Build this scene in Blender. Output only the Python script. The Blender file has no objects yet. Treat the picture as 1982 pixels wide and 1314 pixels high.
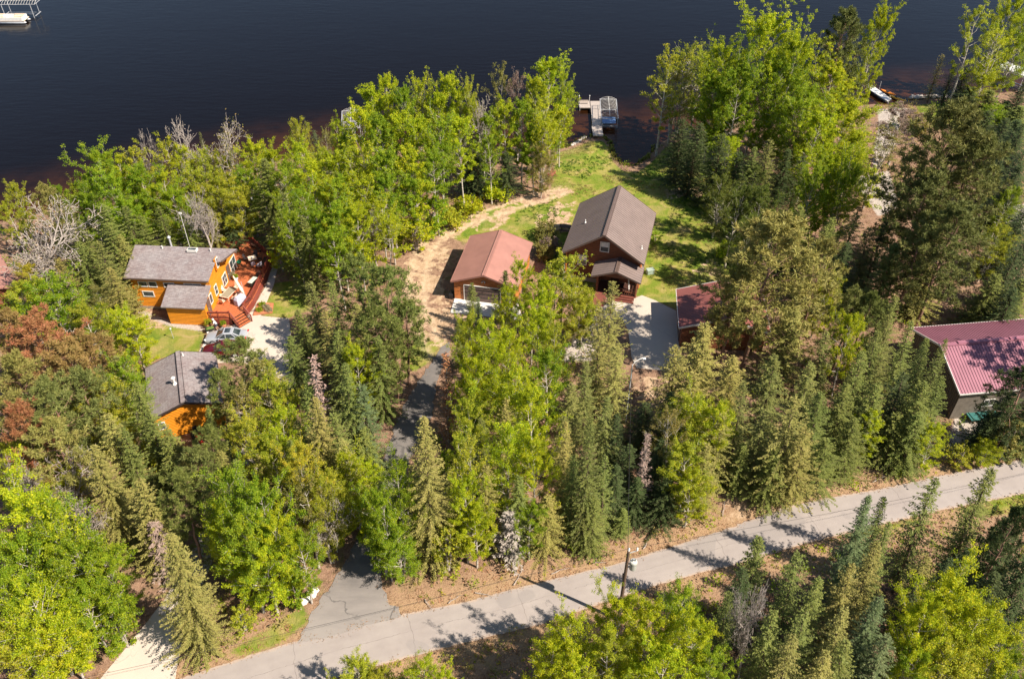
import bpy, math, random
import numpy as np
from mathutils import Vector, Matrix
sc = bpy.context.scene
R = math.radians
# ---------------------------------------------------------------- camera, world, sun, exposure
FPX, PITCH, CAMH = 1620.0, R(40.3), 62.0          # focal length in px of the 1982 px wide photograph
cam_d = bpy.data.cameras.new('camera'); cam = bpy.data.objects.new('camera', cam_d)
sc.collection.objects.link(cam); sc.camera = cam
cam_d.sensor_width = 36.0; cam_d.lens = 36.0 * FPX / 1982.0
cam_d.clip_start = 0.5; cam_d.clip_end = 6000
cam.location = (0, 0, CAMH); cam.rotation_euler = (R(90) - PITCH, 0, 0)
SUN_EL, SUN_AZ = R(47), R(-27)                     # azimuth counted from +X, counter-clockwise
sdir = Vector((math.cos(SUN_EL)*math.cos(SUN_AZ), math.cos(SUN_EL)*math.sin(SUN_AZ), math.sin(SUN_EL)))
w = bpy.data.worlds.new('World'); sc.world = w; w.use_nodes = True
nt = w.node_tree; sky = nt.nodes.new('ShaderNodeTexSky'); sky.sky_type = 'NISHITA'; sky.sun_disc = False
sky.sun_elevation = SUN_EL; sky.sun_rotation = R(90) - SUN_AZ; sky.altitude = 400; sky.air_density = 1.0; sky.dust_density = 0.6
nt.links.new(sky.outputs[0], nt.nodes['Background'].inputs[0]); nt.nodes['Background'].inputs[1].default_value = 0.066
sd = bpy.data.lights.new('sun', 'SUN'); sd.energy = 5.0; sd.angle = R(0.5); sd.color = (1.0, 0.89, 0.75)
so = bpy.data.objects.new('sun', sd); sc.collection.objects.link(so)
so.rotation_euler = sdir.to_track_quat('Z', 'Y').to_euler()
sc.view_settings.view_transform = 'Standard'; sc.view_settings.look = 'None'; sc.view_settings.gamma = 1
sc.view_settings.exposure = 0.86
WATER_Z = -0.9

# ---------------------------------------------------------------- helpers
def at(x, y, z=0.0):
    """the point of height z seen at a pixel of the photograph"""
    u = (x-991)/FPX; v = -(y-657)/FPX
    d = Vector((u, math.cos(PITCH)+v*math.sin(PITCH), -math.sin(PITCH)+v*math.cos(PITCH)))
    t = (z-CAMH)/d.z
    return Vector((0, 0, CAMH)) + d*t
def mpx(x, y, z=0.0):
    """pixels per metre (across) at that point"""
    p = at(x, y, z); dz = p.y*math.cos(PITCH) - (p.z-CAMH)*math.sin(PITCH)
    return FPX/dz
COL = sc.collection
def link(o, parent=None):
    COL.objects.link(o)
    if parent: o.parent = parent
    return o
def tag(o, label=None, cat=None, group=None, kind=None):
    if label: o['label'] = label
    if cat: o['category'] = cat
    if group: o['group'] = group
    if kind: o['kind'] = kind
    return o
def empty(name, loc, rz=0, label=None, cat=None, group=None):
    o = bpy.data.objects.new(name, None); o.empty_display_size = 0.3
    o.location = loc; o.rotation_euler = (0, 0, rz); link(o)
    return tag(o, label, cat, group)
def copy_tree(o, parent=None):
    c = o.copy(); link(c, parent)
    for k in [q for q in ('label', 'category', 'group') if parent is None and q in o.keys()]: pass
    for ch in list(o.children): copy_tree(ch, c)
    return c

class MB:
    def __init__(s): s.v = []; s.f = []; s.m = []
    def face(s, pts, m=0):
        n = len(s.v); s.v += [tuple(p) for p in pts]; s.f.append(tuple(range(n, n+len(pts)))); s.m.append(m)
    def box(s, c, d, rz=0, m=0, tilt=None):
        cx, cy, cz = c; hx, hy, hz = d[0]/2, d[1]/2, d[2]/2
        ca, sa = math.cos(rz), math.sin(rz); n = len(s.v)
        for i in (-1, 1):
            for j in (-1, 1):
                for k in (-1, 1):
                    p = Vector((i*hx, j*hy, k*hz))
                    if tilt is not None: p = tilt @ p
                    s.v.append((cx+ca*p.x-sa*p.y, cy+sa*p.x+ca*p.y, cz+p.z))
        for q in ((0,1,3,2),(4,6,7,5),(0,4,5,1),(2,3,7,6),(0,2,6,4),(1,5,7,3)):
            s.f.append(tuple(n+a for a in q)); s.m.append(m)
        return s
    def beam(s, a, b, wd, ht, m=0):
        """box with square section from a to b"""
        a = Vector(a); b = Vector(b); d = b-a; L = d.length; d.normalize()
        up = Vector((0,0,1)) if abs(d.z) < .95 else Vector((1,0,0))
        sx = d.cross(up).normalized(); sz = sx.cross(d).normalized(); n = len(s.v)
        for p in (a, b):
            for i, k in ((-1,-1),(1,-1),(1,1),(-1,1)): s.v.append(tuple(p+sx*i*wd/2+sz*k*ht/2))
        for q in ((0,1,2,3),(7,6,5,4),(0,4,5,1),(1,5,6,2),(2,6,7,3),(3,7,4,0)):
            s.f.append(tuple(n+a for a in q)); s.m.append(m)
        return s
    def tube(s, a, b, r0, r1=None, n=8, m=0, caps=True):
        r1 = r0 if r1 is None else r1
        a = Vector(a); b = Vector(b); d = (b-a).normalized()
        up = Vector((0,0,1)) if abs(d.z) < .9 else Vector((1,0,0))
        x = d.cross(up).normalized(); y = d.cross(x); k = len(s.v)
        for p, r in ((a, r0), (b, r1)):
            for i in range(n):
                t = 2*math.pi*i/n; s.v.append(tuple(p + x*math.cos(t)*r + y*math.sin(t)*r))
        for i in range(n):
            j = (i+1) % n; s.f.append((k+i, k+j, k+n+j, k+n+i)); s.m.append(m)
        if caps:
            s.f.append(tuple(k+i for i in range(n))[::-1]); s.m.append(m)
            s.f.append(tuple(k+n+i for i in range(n))); s.m.append(m)
        return s
    def prism(s, poly, z0, z1, m=0, mt=None):
        n = len(poly); k = len(s.v)
        s.v += [(p[0], p[1], z0) for p in poly] + [(p[0], p[1], z1) for p in poly]
        for i in range(n):
            j = (i+1) % n; s.f.append((k+i, k+j, k+n+j, k+n+i)); s.m.append(m)
        s.f.append(tuple(k+i for i in range(n))[::-1]); s.m.append(m)
        s.f.append(tuple(k+n+i for i in range(n))); s.m.append(m if mt is None else mt)
        return s
    def lathe(s, c, prof, n=12, m=0):
        k = len(s.v); c = Vector(c)
        for r, z in prof:
            for i in range(n):
                t = 2*math.pi*i/n; s.v.append((c.x+r*math.cos(t), c.y+r*math.sin(t), c.z+z))
        for a in range(len(prof)-1):
            for i in range(n):
                j = (i+1) % n; s.f.append((k+a*n+i, k+a*n+j, k+(a+1)*n+j, k+(a+1)*n+i)); s.m.append(m)
        s.f.append(tuple(k+(len(prof)-1)*n+i for i in range(n))); s.m.append(m)
        return s
    def loft(s, rings, m=0, caps=True):
        k = len(s.v); n = len(rings[0])
        for r in rings: s.v += [tuple(p) for p in r]
        for a in range(len(rings)-1):
            for i in range(n):
                j = (i+1) % n; s.f.append((k+a*n+i, k+a*n+j, k+(a+1)*n+j, k+(a+1)*n+i)); s.m.append(m)
        if caps:
            s.f.append(tuple(k+i for i in range(n))[::-1]); s.m.append(m)
            s.f.append(tuple(k+(len(rings)-1)*n+i for i in range(n))); s.m.append(m)
        return s
    def build(s, name, mats, parent=None, smooth=False, loc=None, bevel=0):
        me = bpy.data.meshes.new(name); me.from_pydata(s.v, [], s.f)
        if not isinstance(mats, (list, tuple)): mats = [mats]
        for q in mats: me.materials.append(q)
        me.polygons.foreach_set('material_index', s.m)
        if smooth: me.polygons.foreach_set('use_smooth', [True]*len(s.f))
        me.update(); o = bpy.data.objects.new(name, me)
        if loc is not None: o.location = loc
        if bevel:
            b = o.modifiers.new('bevel', 'BEVEL'); b.width = bevel; b.segments = 2; b.limit_method = 'ANGLE'
        return link(o, parent)

# ---------------------------------------------------------------- materials
class NT:
    def __init__(s, name):
        s.m = bpy.data.materials.new(name); s.m.use_nodes = True; s.t = s.m.node_tree; s.N = s.t.nodes; s.L = s.t.links
        s.b = s.N['Principled BSDF']; s.out = s.N['Material Output']; s._co = None
    def n(s, ty, **k):
        q = s.N.new(ty)
        for a, v in k.items():
            if a == 'i':
                for kk, vv in v.items():
                    if isinstance(vv, bpy.types.NodeSocket): s.L.new(vv, q.inputs[kk])
                    else: q.inputs[kk].default_value = vv
            else: setattr(q, a, v)
        return q
    def co(s):
        if s._co is None: s._co = s.n('ShaderNodeTexCoord').outputs['Object']
        return s._co
    def noise(s, scale, detail=4, rough=.55, vec=None, dist=0):
        q = s.n('ShaderNodeTexNoise', i={'Scale': scale, 'Detail': detail, 'Roughness': rough, 'Distortion': dist})
        s.L.new(vec or s.co(), q.inputs['Vector']); return q.outputs['Fac']
    def mapping(s, scale=(1,1,1), rot=(0,0,0), vec=None):
        q = s.n('ShaderNodeMapping', i={'Scale': scale, 'Rotation': rot}); s.L.new(vec or s.co(), q.inputs['Vector']); return q.outputs[0]
    def ramp(s, fac, stops, inter='LINEAR'):
        q = s.n('ShaderNodeValToRGB'); s.L.new(fac, q.inputs[0]); r = q.color_ramp; r.interpolation = inter
        while len(r.elements) < len(stops): r.elements.new(.5)
        for e, (p, c) in zip(r.elements, stops): e.position = p; e.color = (*c, 1) if len(c) == 3 else c
        return q.outputs[0]
    def mix(s, fac, a, b, mode='MIX'):
        q = s.n('ShaderNodeMix', data_type='RGBA', blend_type=mode)
        for k, v in ((0, fac), (6, a), (7, b)):
            if isinstance(v, bpy.types.NodeSocket): s.L.new(v, q.inputs[k])
            elif k == 0: q.inputs[0].default_value = v
            else: q.inputs[k].default_value = (*v, 1) if len(v) == 3 else v
        return q.outputs[2]
    def math(s, op, a, b=0., c=0., clamp=False):
        q = s.n('ShaderNodeMath', operation=op, use_clamp=clamp)
        for k, v in ((0, a), (1, b), (2, c)):
            if isinstance(v, bpy.types.NodeSocket): s.L.new(v, q.inputs[k])
            else: q.inputs[k].default_value = v
        return q.outputs[0]
    def base(s, v): s.L.new(v, s.b.inputs['Base Color']) if isinstance(v, bpy.types.NodeSocket) else setattr(s.b.inputs['Base Color'], 'default_value', (*v, 1))
    def bump(s, h, strength=.5, dist=.05):
        q = s.n('ShaderNodeBump', i={'Strength': strength, 'Distance': dist}); s.L.new(h, q.inputs['Height']); s.L.new(q.outputs[0], s.b.inputs['Normal'])
    def set(s, rough=None, metal=None, **k):
        if rough is not None: s.b.inputs['Roughness'].default_value = rough
        if metal is not None: s.b.inputs['Metallic'].default_value = metal
        return s
M = {}
def plain(name, col, rough=.6, metal=0, var=.12, scale=3.0):
    t = NT(name); f = t.noise(scale, 5, .6)
    t.base(t.ramp(f, [(.3, tuple(c*(1-var) for c in col)), (.7, tuple(min(1, c*(1+var)) for c in col))])); t.set(rough, metal)
    M[name] = t.m; return t.m
for nm, c, r_, me_ in (('white_paint', (.78,.77,.74), .5, 0), ('white_trim', (.74,.72,.68), .45, 0), ('galvanised', (.52,.53,.55), .45, .25),
        ('grey_metal', (.42,.43,.45), .35, .8), ('black_metal', (.02,.02,.022), .4, 0), ('dark_wood', (.055,.022,.015), .6, 0),
        ('rubber', (.015,.015,.016), .8, 0), ('green_plastic', (.02,.25,.11), .4, 0), ('cream_cloth', (.72,.62,.47), .9, 0),
        ('grey_cloth', (.46,.46,.56), .85, 0), ('skin', (.55,.32,.22), .6, 0), ('white_cloth', (.82,.82,.82), .9, 0), ('denim', (.06,.07,.12), .9, 0),
        ('hair', (.12,.08,.05), .8, 0), ('kayak_orange', (.85,.26,.02), .35, 0), ('kayak_yellow', (.8,.42,.03), .35, 0), ('red_plastic', (.55,.01,.02), .4, 0),
        ('tan_vinyl', (.72,.58,.45), .5, 0), ('blue_canvas', (.12,.22,.42), .7, 0), ('brown_trim', (.13,.09,.075), .5, 0), ('dark_trim', (.045,.035,.035), .5, 0),
        ('maroon_trim', (.16,.03,.035), .4, 0), ('concrete_foundation', (.30,.25,.21), .9, 0), ('teal_metal', (.03,.14,.13), .5, 0),
        ('terracotta', (.45,.17,.08), .8, 0), ('orange_wood', (.55,.19,.05), .7, 0), ('wire', (.02,.02,.02), .6, 0), ('mulch', (.25,.12,.07), .95, 0)):
    plain(nm, c, r_, me_)
def glass():
    t = NT('window_glass'); t.base(t.ramp(t.noise(.9, 2), [(.35, (.02,.03,.035)), (.7, (.09,.11,.12))])); t.set(.06); t.b.inputs['Specular IOR Level'].default_value = .9
    M['window_glass'] = t.m
glass()
def paint(name, col, rough=.25):
    t = NT(name); t.base(col); t.set(rough, .25); t.b.inputs['Coat Weight'].default_value = .8; t.b.inputs['Coat Roughness'].default_value = .06; M[name] = t.m
paint('silver_paint', (.46,.48,.52)); paint('dark_red_paint', (.12,.005,.012)); paint('transformer_paint', (.62,.63,.58), .4)
def shingles():
    t = NT('shingles'); v = t.mapping((3.2, 9., 9.))
    q = t.n('ShaderNodeTexVoronoi', feature='F1', distance='MANHATTAN', i={'Scale': 1.2}); t.L.new(v, q.inputs['Vector'])
    sep = t.n('ShaderNodeSeparateColor'); t.L.new(q.outputs['Color'], sep.inputs[0])
    c = t.ramp(sep.outputs[0], [(0, (.11,.09,.095)), (.35, (.20,.155,.15)), (.6, (.26,.235,.24)), (.85, (.36,.32,.31)), (1, (.16,.13,.135))])
    big = t.noise(.55, 5, .6); c = t.mix(.55, c, t.ramp(big, [(.35, (.20,.15,.148)), (.65, (.27,.25,.255))]))
    t.base(c); t.set(.9); t.bump(sep.outputs[1], .3, .02); M['shingles'] = t.m
shingles()
def ribbed(name, col, dark, along=1):
    t = NT(name); f = t.noise(.7, 5, .6); c = t.ramp(f, [(.3, tuple(x*.88 for x in col)), (.7, tuple(x*1.1 for x in col))])
    st = t.noise(6., 3, .6, t.mapping((.2, 2., 2.))); c = t.mix(t.math('MULTIPLY', st, .25), c, dark)
    t.base(c); t.set(.42); t.b.inputs['Specular IOR Level'].default_value = .35; M[name] = t.m
ribbed('roof_brown', (.23,.18,.165), (.13,.10,.10)); ribbed('roof_rose', (.37,.185,.15), (.27,.13,.11))
ribbed('roof_maroon', (.33,.14,.185), (.19,.065,.09)); ribbed('roof_red_small', (.29,.105,.09), (.16,.05,.05))
def boards(name, col, pitch, dark, gap=.12, axis='Z', rough=.6, seamy=.8):
    """horizontal logs or clapboards: a colour line at each joint and a bump"""
    t = NT(name); sp = t.n('ShaderNodeSeparateXYZ'); t.L.new(t.co(), sp.inputs[0]); z = sp.outputs['XYZ'.index(axis)]
    fr = t.math('FRACT', t.math('DIVIDE', t.math('ADD', z, 50), pitch))
    edge = t.math('LESS_THAN', fr, gap)
    idx = t.math('FLOOR', t.math('DIVIDE', t.math('ADD', z, 50), pitch))
    wn = t.n('ShaderNodeTexWhiteNoise', noise_dimensions='1D'); t.L.new(idx, wn.inputs['W'])
    n1 = t.noise(2.5, 6, .65, t.mapping((1, 1, 4) if axis == 'Z' else (4, 1, 1)))
    c = t.ramp(n1, [(.3, tuple(x*.72 for x in col)), (.7, tuple(min(1, x*1.2) for x in col))])
    c = t.mix(t.math('MULTIPLY', wn.outputs[0], .3), c, tuple(x*.6 for x in col))
    c = t.mix(t.math('MULTIPLY', edge, seamy), c, dark); t.base(c); t.set(rough)
    h = t.math('SINE', t.math('MULTIPLY', fr, math.pi)); t.bump(h, .6, pitch*.25); M[name] = t.m
boards('clapboard_orange', (.82,.30,.016), .2, (.42,.13,.01), .16, seamy=.7)
boards('log_red', (.23,.075,.032), .24, (.07,.025,.012), .16)
boards('log_orange', (.60,.20,.05), .22, (.18,.05,.02), .16)
boards('deck_boards', (.52,.15,.055), .145, (.20,.05,.025), .14, 'X')
boards('steel_siding', (.17,.145,.12), .3, (.07,.06,.05), .2, 'X')
boards('dock_boards', (.50,.43,.38), .2, (.2,.17,.15), .14, 'Y')
boards('ramp_boards', (.22,.065,.045), .16, (.10,.03,.02), .14, 'Y')
boards('garage_door_brown', (.13,.085,.075), .55, (.05,.03,.03), .07)
plain('deck_red', (.22,.045,.03), .6)
def bark(name, c0, c1, sc_=6.):
    t = NT(name); v = t.mapping((1, 1, 3.5)); f = t.noise(sc_, 5, .7, v)
    t.base(t.ramp(f, [(.35, c0), (.6, c1)])); t.set(.9); t.bump(f, .4, .03); M[name] = t.m
bark('bark_birch', (.16,.13,.11), (.62,.57,.50), 2.2); bark('bark_brown', (.06,.04,.03), (.20,.13,.09)); bark('bark_pine', (.15,.07,.045), (.36,.22,.16))
bark('bark_grey', (.20,.17,.15), (.46,.40,.36), 4.)
def leaf(name, transl=.35, rough=.6, hue=.03, v0=.6, v1=.8):
    """leaf colour = the object's own colour times small leaf-to-leaf variation"""
    t = NT(name); oi = t.n('ShaderNodeObjectInfo'); a = t.n('ShaderNodeAttribute', attribute_name='tint')
    hs = t.n('ShaderNodeHueSaturation', i={'Saturation': 1.0})
    t.L.new(oi.outputs['Color'], hs.inputs['Color'])
    t.L.new(t.math('MULTIPLY_ADD', a.outputs['Fac'], v1, v0), hs.inputs['Value'])
    t.L.new(t.math('MULTIPLY_ADD', a.outputs['Fac'], -hue*2, .5+hue), hs.inputs['Hue'])
    t.base(hs.outputs[0]); t.set(rough); t.b.inputs['Specular IOR Level'].default_value = .25
    tr = t.n('ShaderNodeBsdfTranslucent'); t.L.new(hs.outputs[0], tr.inputs[0])
    mx = t.n('ShaderNodeMixShader', i={0: transl}); t.L.new(t.b.outputs[0], mx.inputs[1]); t.L.new(tr.outputs[0], mx.inputs[2])
    t.L.new(mx.outputs[0], t.out.inputs[0]); M[name] = t.m
leaf('leaf_broad', .5, .5, .04, .5, 1.0); leaf('needles', .2, .6, .02, .72, .5); leaf('leaf_dead', .1, .9, .015)
# ---------------------------------------------------------------- trees: skeletons and foliage
def np_mesh(name, V, Fq, mat, tint=None, smooth=False):
    """V (n,3), Fq (m,k) all faces with k corners"""
    me = bpy.data.meshes.new(name); n, (m, k) = len(V), Fq.shape
    me.vertices.add(n); me.vertices.foreach_set('co', V.astype(np.float32).ravel())
    me.loops.add(m*k); me.loops.foreach_set('vertex_index', Fq.astype(np.int32).ravel())
    me.polygons.add(m); me.polygons.foreach_set('loop_start', np.arange(0, m*k, k, dtype=np.int32))
    if smooth: me.polygons.foreach_set('use_smooth', np.ones(m, bool))
    me.materials.append(mat)
    if tint is not None:
        a = me.attributes.new('tint', 'FLOAT', 'FACE'); a.data.foreach_set('value', tint.astype(np.float32))
    me.update(calc_edges=True); return me
def tubes(segs, n=4):
    """segs: list of (p0, p1, r0, r1) -> quads"""
    V = []; Fq = []
    for p0, p1, r0, r1 in segs:
        p0 = np.array(p0); p1 = np.array(p1); d = p1-p0; L = np.linalg.norm(d)
        if L < 1e-6: continue
        d /= L; up = np.array([0,0,1.]) if abs(d[2]) < .9 else np.array([1.,0,0])
        x = np.cross(d, up); x /= np.linalg.norm(x); y = np.cross(d, x); k = len(V)
        for p, r in ((p0, r0), (p1, r1)):
            for i in range(n):
                t = 2*math.pi*i/n; V.append(p + x*math.cos(t)*r + y*math.sin(t)*r)
        for i in range(n):
            j = (i+1) % n; Fq.append((k+i, k+j, k+n+j, k+n+i))
    return np.array(V), np.array(Fq)
def rhombs(C, D, N, L, W):
    """rhombic blades: centres C, long axis D, rough normal N, half length L, half width W"""
    D = D/np.linalg.norm(D, axis=1, keepdims=True); S = np.cross(D, N); S /= np.linalg.norm(S, axis=1, keepdims=True)+1e-9
    L = np.broadcast_to(np.asarray(L, float), (len(C),))[:, None]; W = np.broadcast_to(np.asarray(W, float), (len(C),))[:, None]
    V = np.stack([C-D*L, C+S*W, C+D*L, C-S*W], 1).reshape(-1, 3)
    return V, np.arange(len(V)).reshape(-1, 4)
def rnd_dirs(rs, n):
    v = rs.normal(size=(n, 3)); return v/np.linalg.norm(v, axis=1, keepdims=True)

def broad(seed, H=13., Rr=3., t0=.22, up=.9, nl=26, leaves=6500, lsize=.16, twin=False, sparse=0., bias=0.):
    rs = np.random.RandomState(seed); segs = []; tips = []
    def trunk(x0, lean, H, r0):
        pts = []; a = rs.uniform(0, 6.28); n = 9
        for i in range(n+1):
            t = i/n; pts.append(np.array([x0[0]+lean[0]*t*H+.12*math.sin(3*t+a)*t*2, x0[1]+lean[1]*t*H+.12*math.cos(4*t+a)*t*2, t*H*.97]))
        for i in range(n): segs.append((pts[i], pts[i+1], r0*(1-.86*i/n), r0*(1-.86*(i+1)/n)))
        return pts
    stems = [trunk((0, 0), (0, 0), H, .16)]
    if twin:
        for q in range(2):
            an = rs.uniform(0, 6.28); l = rs.uniform(.07, .13)
            stems.append(trunk((0, 0), (math.cos(an)*l, math.sin(an)*l), H*rs.uniform(.75, .95), .12))
    lobes = rs.uniform(.74, 1.1, size=8)
    for pts in stems:
        for k in range(nl if pts is stems[0] else nl//2):
            t = t0+(1-t0)*((k+rs.uniform(0, .9))/nl if pts is stems[0] else rs.uniform(0, 1)); t = min(t, .985)
            i = min(int(t*9), 8); base = pts[i]+(pts[i+1]-pts[i])*(t*9-i)
            an = k*2.4+rs.uniform(-.5, .5); s = (t-t0)/(1-t0)
            env = (math.sin(math.pi*min(1, s*.82+.16))**.7)*lobes[int(an/6.283*8) % 8]*rs.uniform(.72, 1.1)
            Lb = Rr*env; el = up*rs.uniform(.6, 1.2)*(.5+.6*s)
            p = base.copy(); d = np.array([math.cos(an), math.sin(an), math.tan(min(el, 1.25))]); d /= np.linalg.norm(d)
            Lt = Lb/max(.35, math.cos(min(el, 1.1))); r = .055*(1.15-t)+.012
            for q in range(4):
                d2 = d+rs.normal(0, .13, 3); d2[2] += .05*q-.04; d2 /= np.linalg.norm(d2); p2 = p+d2*Lt/4
                segs.append((p, p2, r*(1-q*.22), r*(1-(q+1)*.22)))
                if q >= 1:
                    tips.append((p2, .24+.08*Rr/3)); 
                    for b in range(4):
                        d3 = d2+rs.normal(0, .6, 3)+np.array([0, 0, .25]); d3 /= np.linalg.norm(d3); p3 = p2+d3*Lt*rs.uniform(.12, .34)
                        segs.append((p2, p3, r*.3, r*.1)) if b < 2 else None; tips.append((p3, .22+.08*Rr/3)); tips.append(((p2+p3)/2, .2+.05*Rr/3))
                p = p2
        tips.append((pts[-1], .35)); tips.append((pts[-2], .4))
    T = np.array([t[0] for t in tips]); Q = np.array([t[1] for t in tips])
    if sparse: 
        keep = rs.uniform(size=len(T)) > sparse; T = T[keep]; Q = Q[keep]
    ct = rs.uniform(0, 1, len(T)); idx = rs.randint(0, len(T), leaves)
    off = rnd_dirs(rs, leaves)*(rs.uniform(0, 1, (leaves, 1))**.45)*Q[idx][:, None]*np.array([1, 1, .8])
    C = T[idx]+off; D = rnd_dirs(rs, leaves); N = rnd_dirs(rs, leaves)+np.array([0, 0, .9])+off/np.linalg.norm(off, axis=1, keepdims=True)*.6
    V, Fq = rhombs(C, D, N, lsize*rs.uniform(.6, 1.25, leaves), lsize*.62*rs.uniform(.7, 1.2, leaves))
    tint = np.clip(.45*ct[idx]+.55*rs.uniform(0, 1, leaves), 0, 1)
    return segs, V, Fq, tint, H, Rr

def conifer(seed, H=14., Rr=2.3, power=.85, t0=.04, spacing=.33, per=9, droop=.25, blade=.2, dens=1., ragged=.18, tipw=1., bare=0.):
    rs = np.random.RandomState(seed); segs = []; C = []; D = []; N = []; Ls = []; Ws = []; tn = []
    n = 8; wob = rs.normal(0, .05, (n+1, 2)); wob[0] = 0
    for i in range(n): segs.append(((wob[i][0], wob[i][1], H*i/n), (wob[i+1][0], wob[i+1][1], H*(i+1)/n), .17*(1-i/n)+.012, .17*(1-(i+1)/n)+.012))
    z = t0*H
    side = rs.uniform(.8, 1.15, 9)
    while z < H*.992:
        t = z/H; Lz = Rr*((1-t)**power)*(1.0 if t > .16 else .72+.28*t/.16)+.08
        m = max(4, int(per*(.55+.45*(1-t)))); a0 = rs.uniform(0, 6.28)
        for k in range(m):
            an = a0+6.283*k/m+rs.uniform(-.25, .25)
            L = Lz*rs.uniform(1-ragged*2.2, 1+ragged)*side[int(an/6.283*9) % 9]
            if rs.uniform() < bare: L *= .4
            sl = .55*(t**2)-droop*(1-t)+rs.uniform(-.1, .1)
            u = np.array([math.cos(an), math.sin(an), 0]); zz = z+rs.uniform(-.12, .12)
            ns = max(2, int(L/.15)); ct = rs.uniform(0, 1)
            end = np.array([u[0]*L, u[1]*L, zz+sl*L+.10*L]); segs.append(((0, 0, zz), tuple(end), .02*(1-t)+.008, .004)) if k % 2 == 0 or bare else None
            for q in range(ns):
                s = (q+.6)/ns
                if s < .12: continue
                p = np.array([u[0]*L*s, u[1]*L*s, zz+sl*L*s+.10*L*s*s])
                for sg in (-1, 1):
                    if rs.uniform() > dens: continue
                    dd = u*rs.uniform(.55, 1)+sg*np.array([-u[1], u[0], 0])*rs.uniform(.45, .95)+np.array([0, 0, rs.uniform(-.35, .25)])
                    ll = blade*rs.uniform(.7, 1.35)*(1.15-.45*s)*tipw
                    C.append(p+dd*ll*.7); D.append(dd); N.append(np.array([rs.uniform(-.5, .5), rs.uniform(-.5, .5), 1])); Ls.append(ll); Ws.append(ll*.3); tn.append(.5*ct+.2*s+rs.uniform(0, .3))
            for q in range(2):
                if rs.uniform() > dens: continue
                C.append(end+u*.04); D.append(u+rs.normal(0, .3, 3)); N.append(np.array([0, 0, 1.])+rs.normal(0, .3, 3)); Ls.append(blade*.8); Ws.append(blade*.3); tn.append(.6+.4*rs.uniform())
        z += spacing*(.6+.5*(1-t))*rs.uniform(.8, 1.2)
    for q in range(14):
        zz = H-rs.uniform(0, .7); C.append(np.array([0, 0, zz])); D.append(np.array([rs.normal(0, .4), rs.normal(0, .4), 1.])); N.append(rs.normal(0, 1, 3)); Ls.append(.16); Ws.append(.05); tn.append(.8)
    V, Fq = rhombs(np.array(C), np.array(D), np.array(N), np.array(Ls), np.array(Ws))
    return segs, V, Fq, np.clip(np.array(tn), 0, 1), H, Rr

def pine(seed, H=16., Rr=3.8, t0=.3, nl=46, tufts=5, blades=19, ln=.26, flat=.0):
    rs = np.random.RandomState(seed); segs = []; T = []; n = 9; wob = rs.normal(0, .1, (n+1, 2)); wob[0] = 0
    P = [np.array([wob[i][0], wob[i][1], H*.98*i/n]) for i in range(n+1)]
    for i in range(n): segs.append((P[i], P[i+1], .26*(1-.85*i/n), .26*(1-.85*(i+1)/n)))
    lob = rs.uniform(.7, 1.15, 7)
    for k in range(nl):
        t = t0+(1-t0)*(k+rs.uniform(0, 1))/nl; t = min(t, .98); i = min(int(t*n), n-1); b = P[i]+(P[i+1]-P[i])*(t*n-i)
        s = (t-t0)/(1-t0); env = (math.sin(math.pi*min(1, .2+.78*s))**.75)*lob[int(k*2.4/6.283*7) % 7]*rs.uniform(.65, 1.1)
        an = k*2.4+rs.uniform(-.4, .4); L = Rr*env; el = -.1+.75*s+rs.uniform(-.12, .15)
        d = np.array([math.cos(an)*math.cos(el), math.sin(an)*math.cos(el), math.sin(el)]); p = b.copy(); r = .06*(1.1-t)+.014
        for q in range(4):
            d2 = d+rs.normal(0, .12, 3); d2[2] += .06*q; d2 /= np.linalg.norm(d2); p2 = p+d2*L/4; segs.append((p, p2, r*(1-q*.22), r*(1-(q+1)*.22)))
            if q >= 1:
                for c in range(tufts-1 if q < 3 else tufts):
                    d3 = d2*.8+rs.normal(0, .6, 3)+np.array([0, 0, .25]); d3 /= np.linalg.norm(d3); p3 = p2+d3*rs.uniform(.25, .62)*(L/3.2+.35); segs.append((p2, p3, .014, .006)); T.append(p3)
            p = p2
        T.append(p+d*.1)
    for q in range(5): T.append(P[-1]+rs.normal(0, .25, 3))
    T = np.array(T); m = len(T); Dv = rnd_dirs(rs, m*blades)+np.array([0, 0, .45]); Dv /= np.linalg.norm(Dv, axis=1, keepdims=True)
    C = np.repeat(T, blades, 0); L = ln*rs.uniform(.7, 1.2, m*blades); C = C+Dv*L[:, None]*.8
    V, Fq = rhombs(C, Dv, rnd_dirs(rs, m*blades), L, ln*.13)
    tint = np.clip(np.repeat(rs.uniform(0, 1, m), blades)*.5+rs.uniform(0, .5, m*blades), 0, 1)
    return segs, V, Fq, tint, H, Rr

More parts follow.
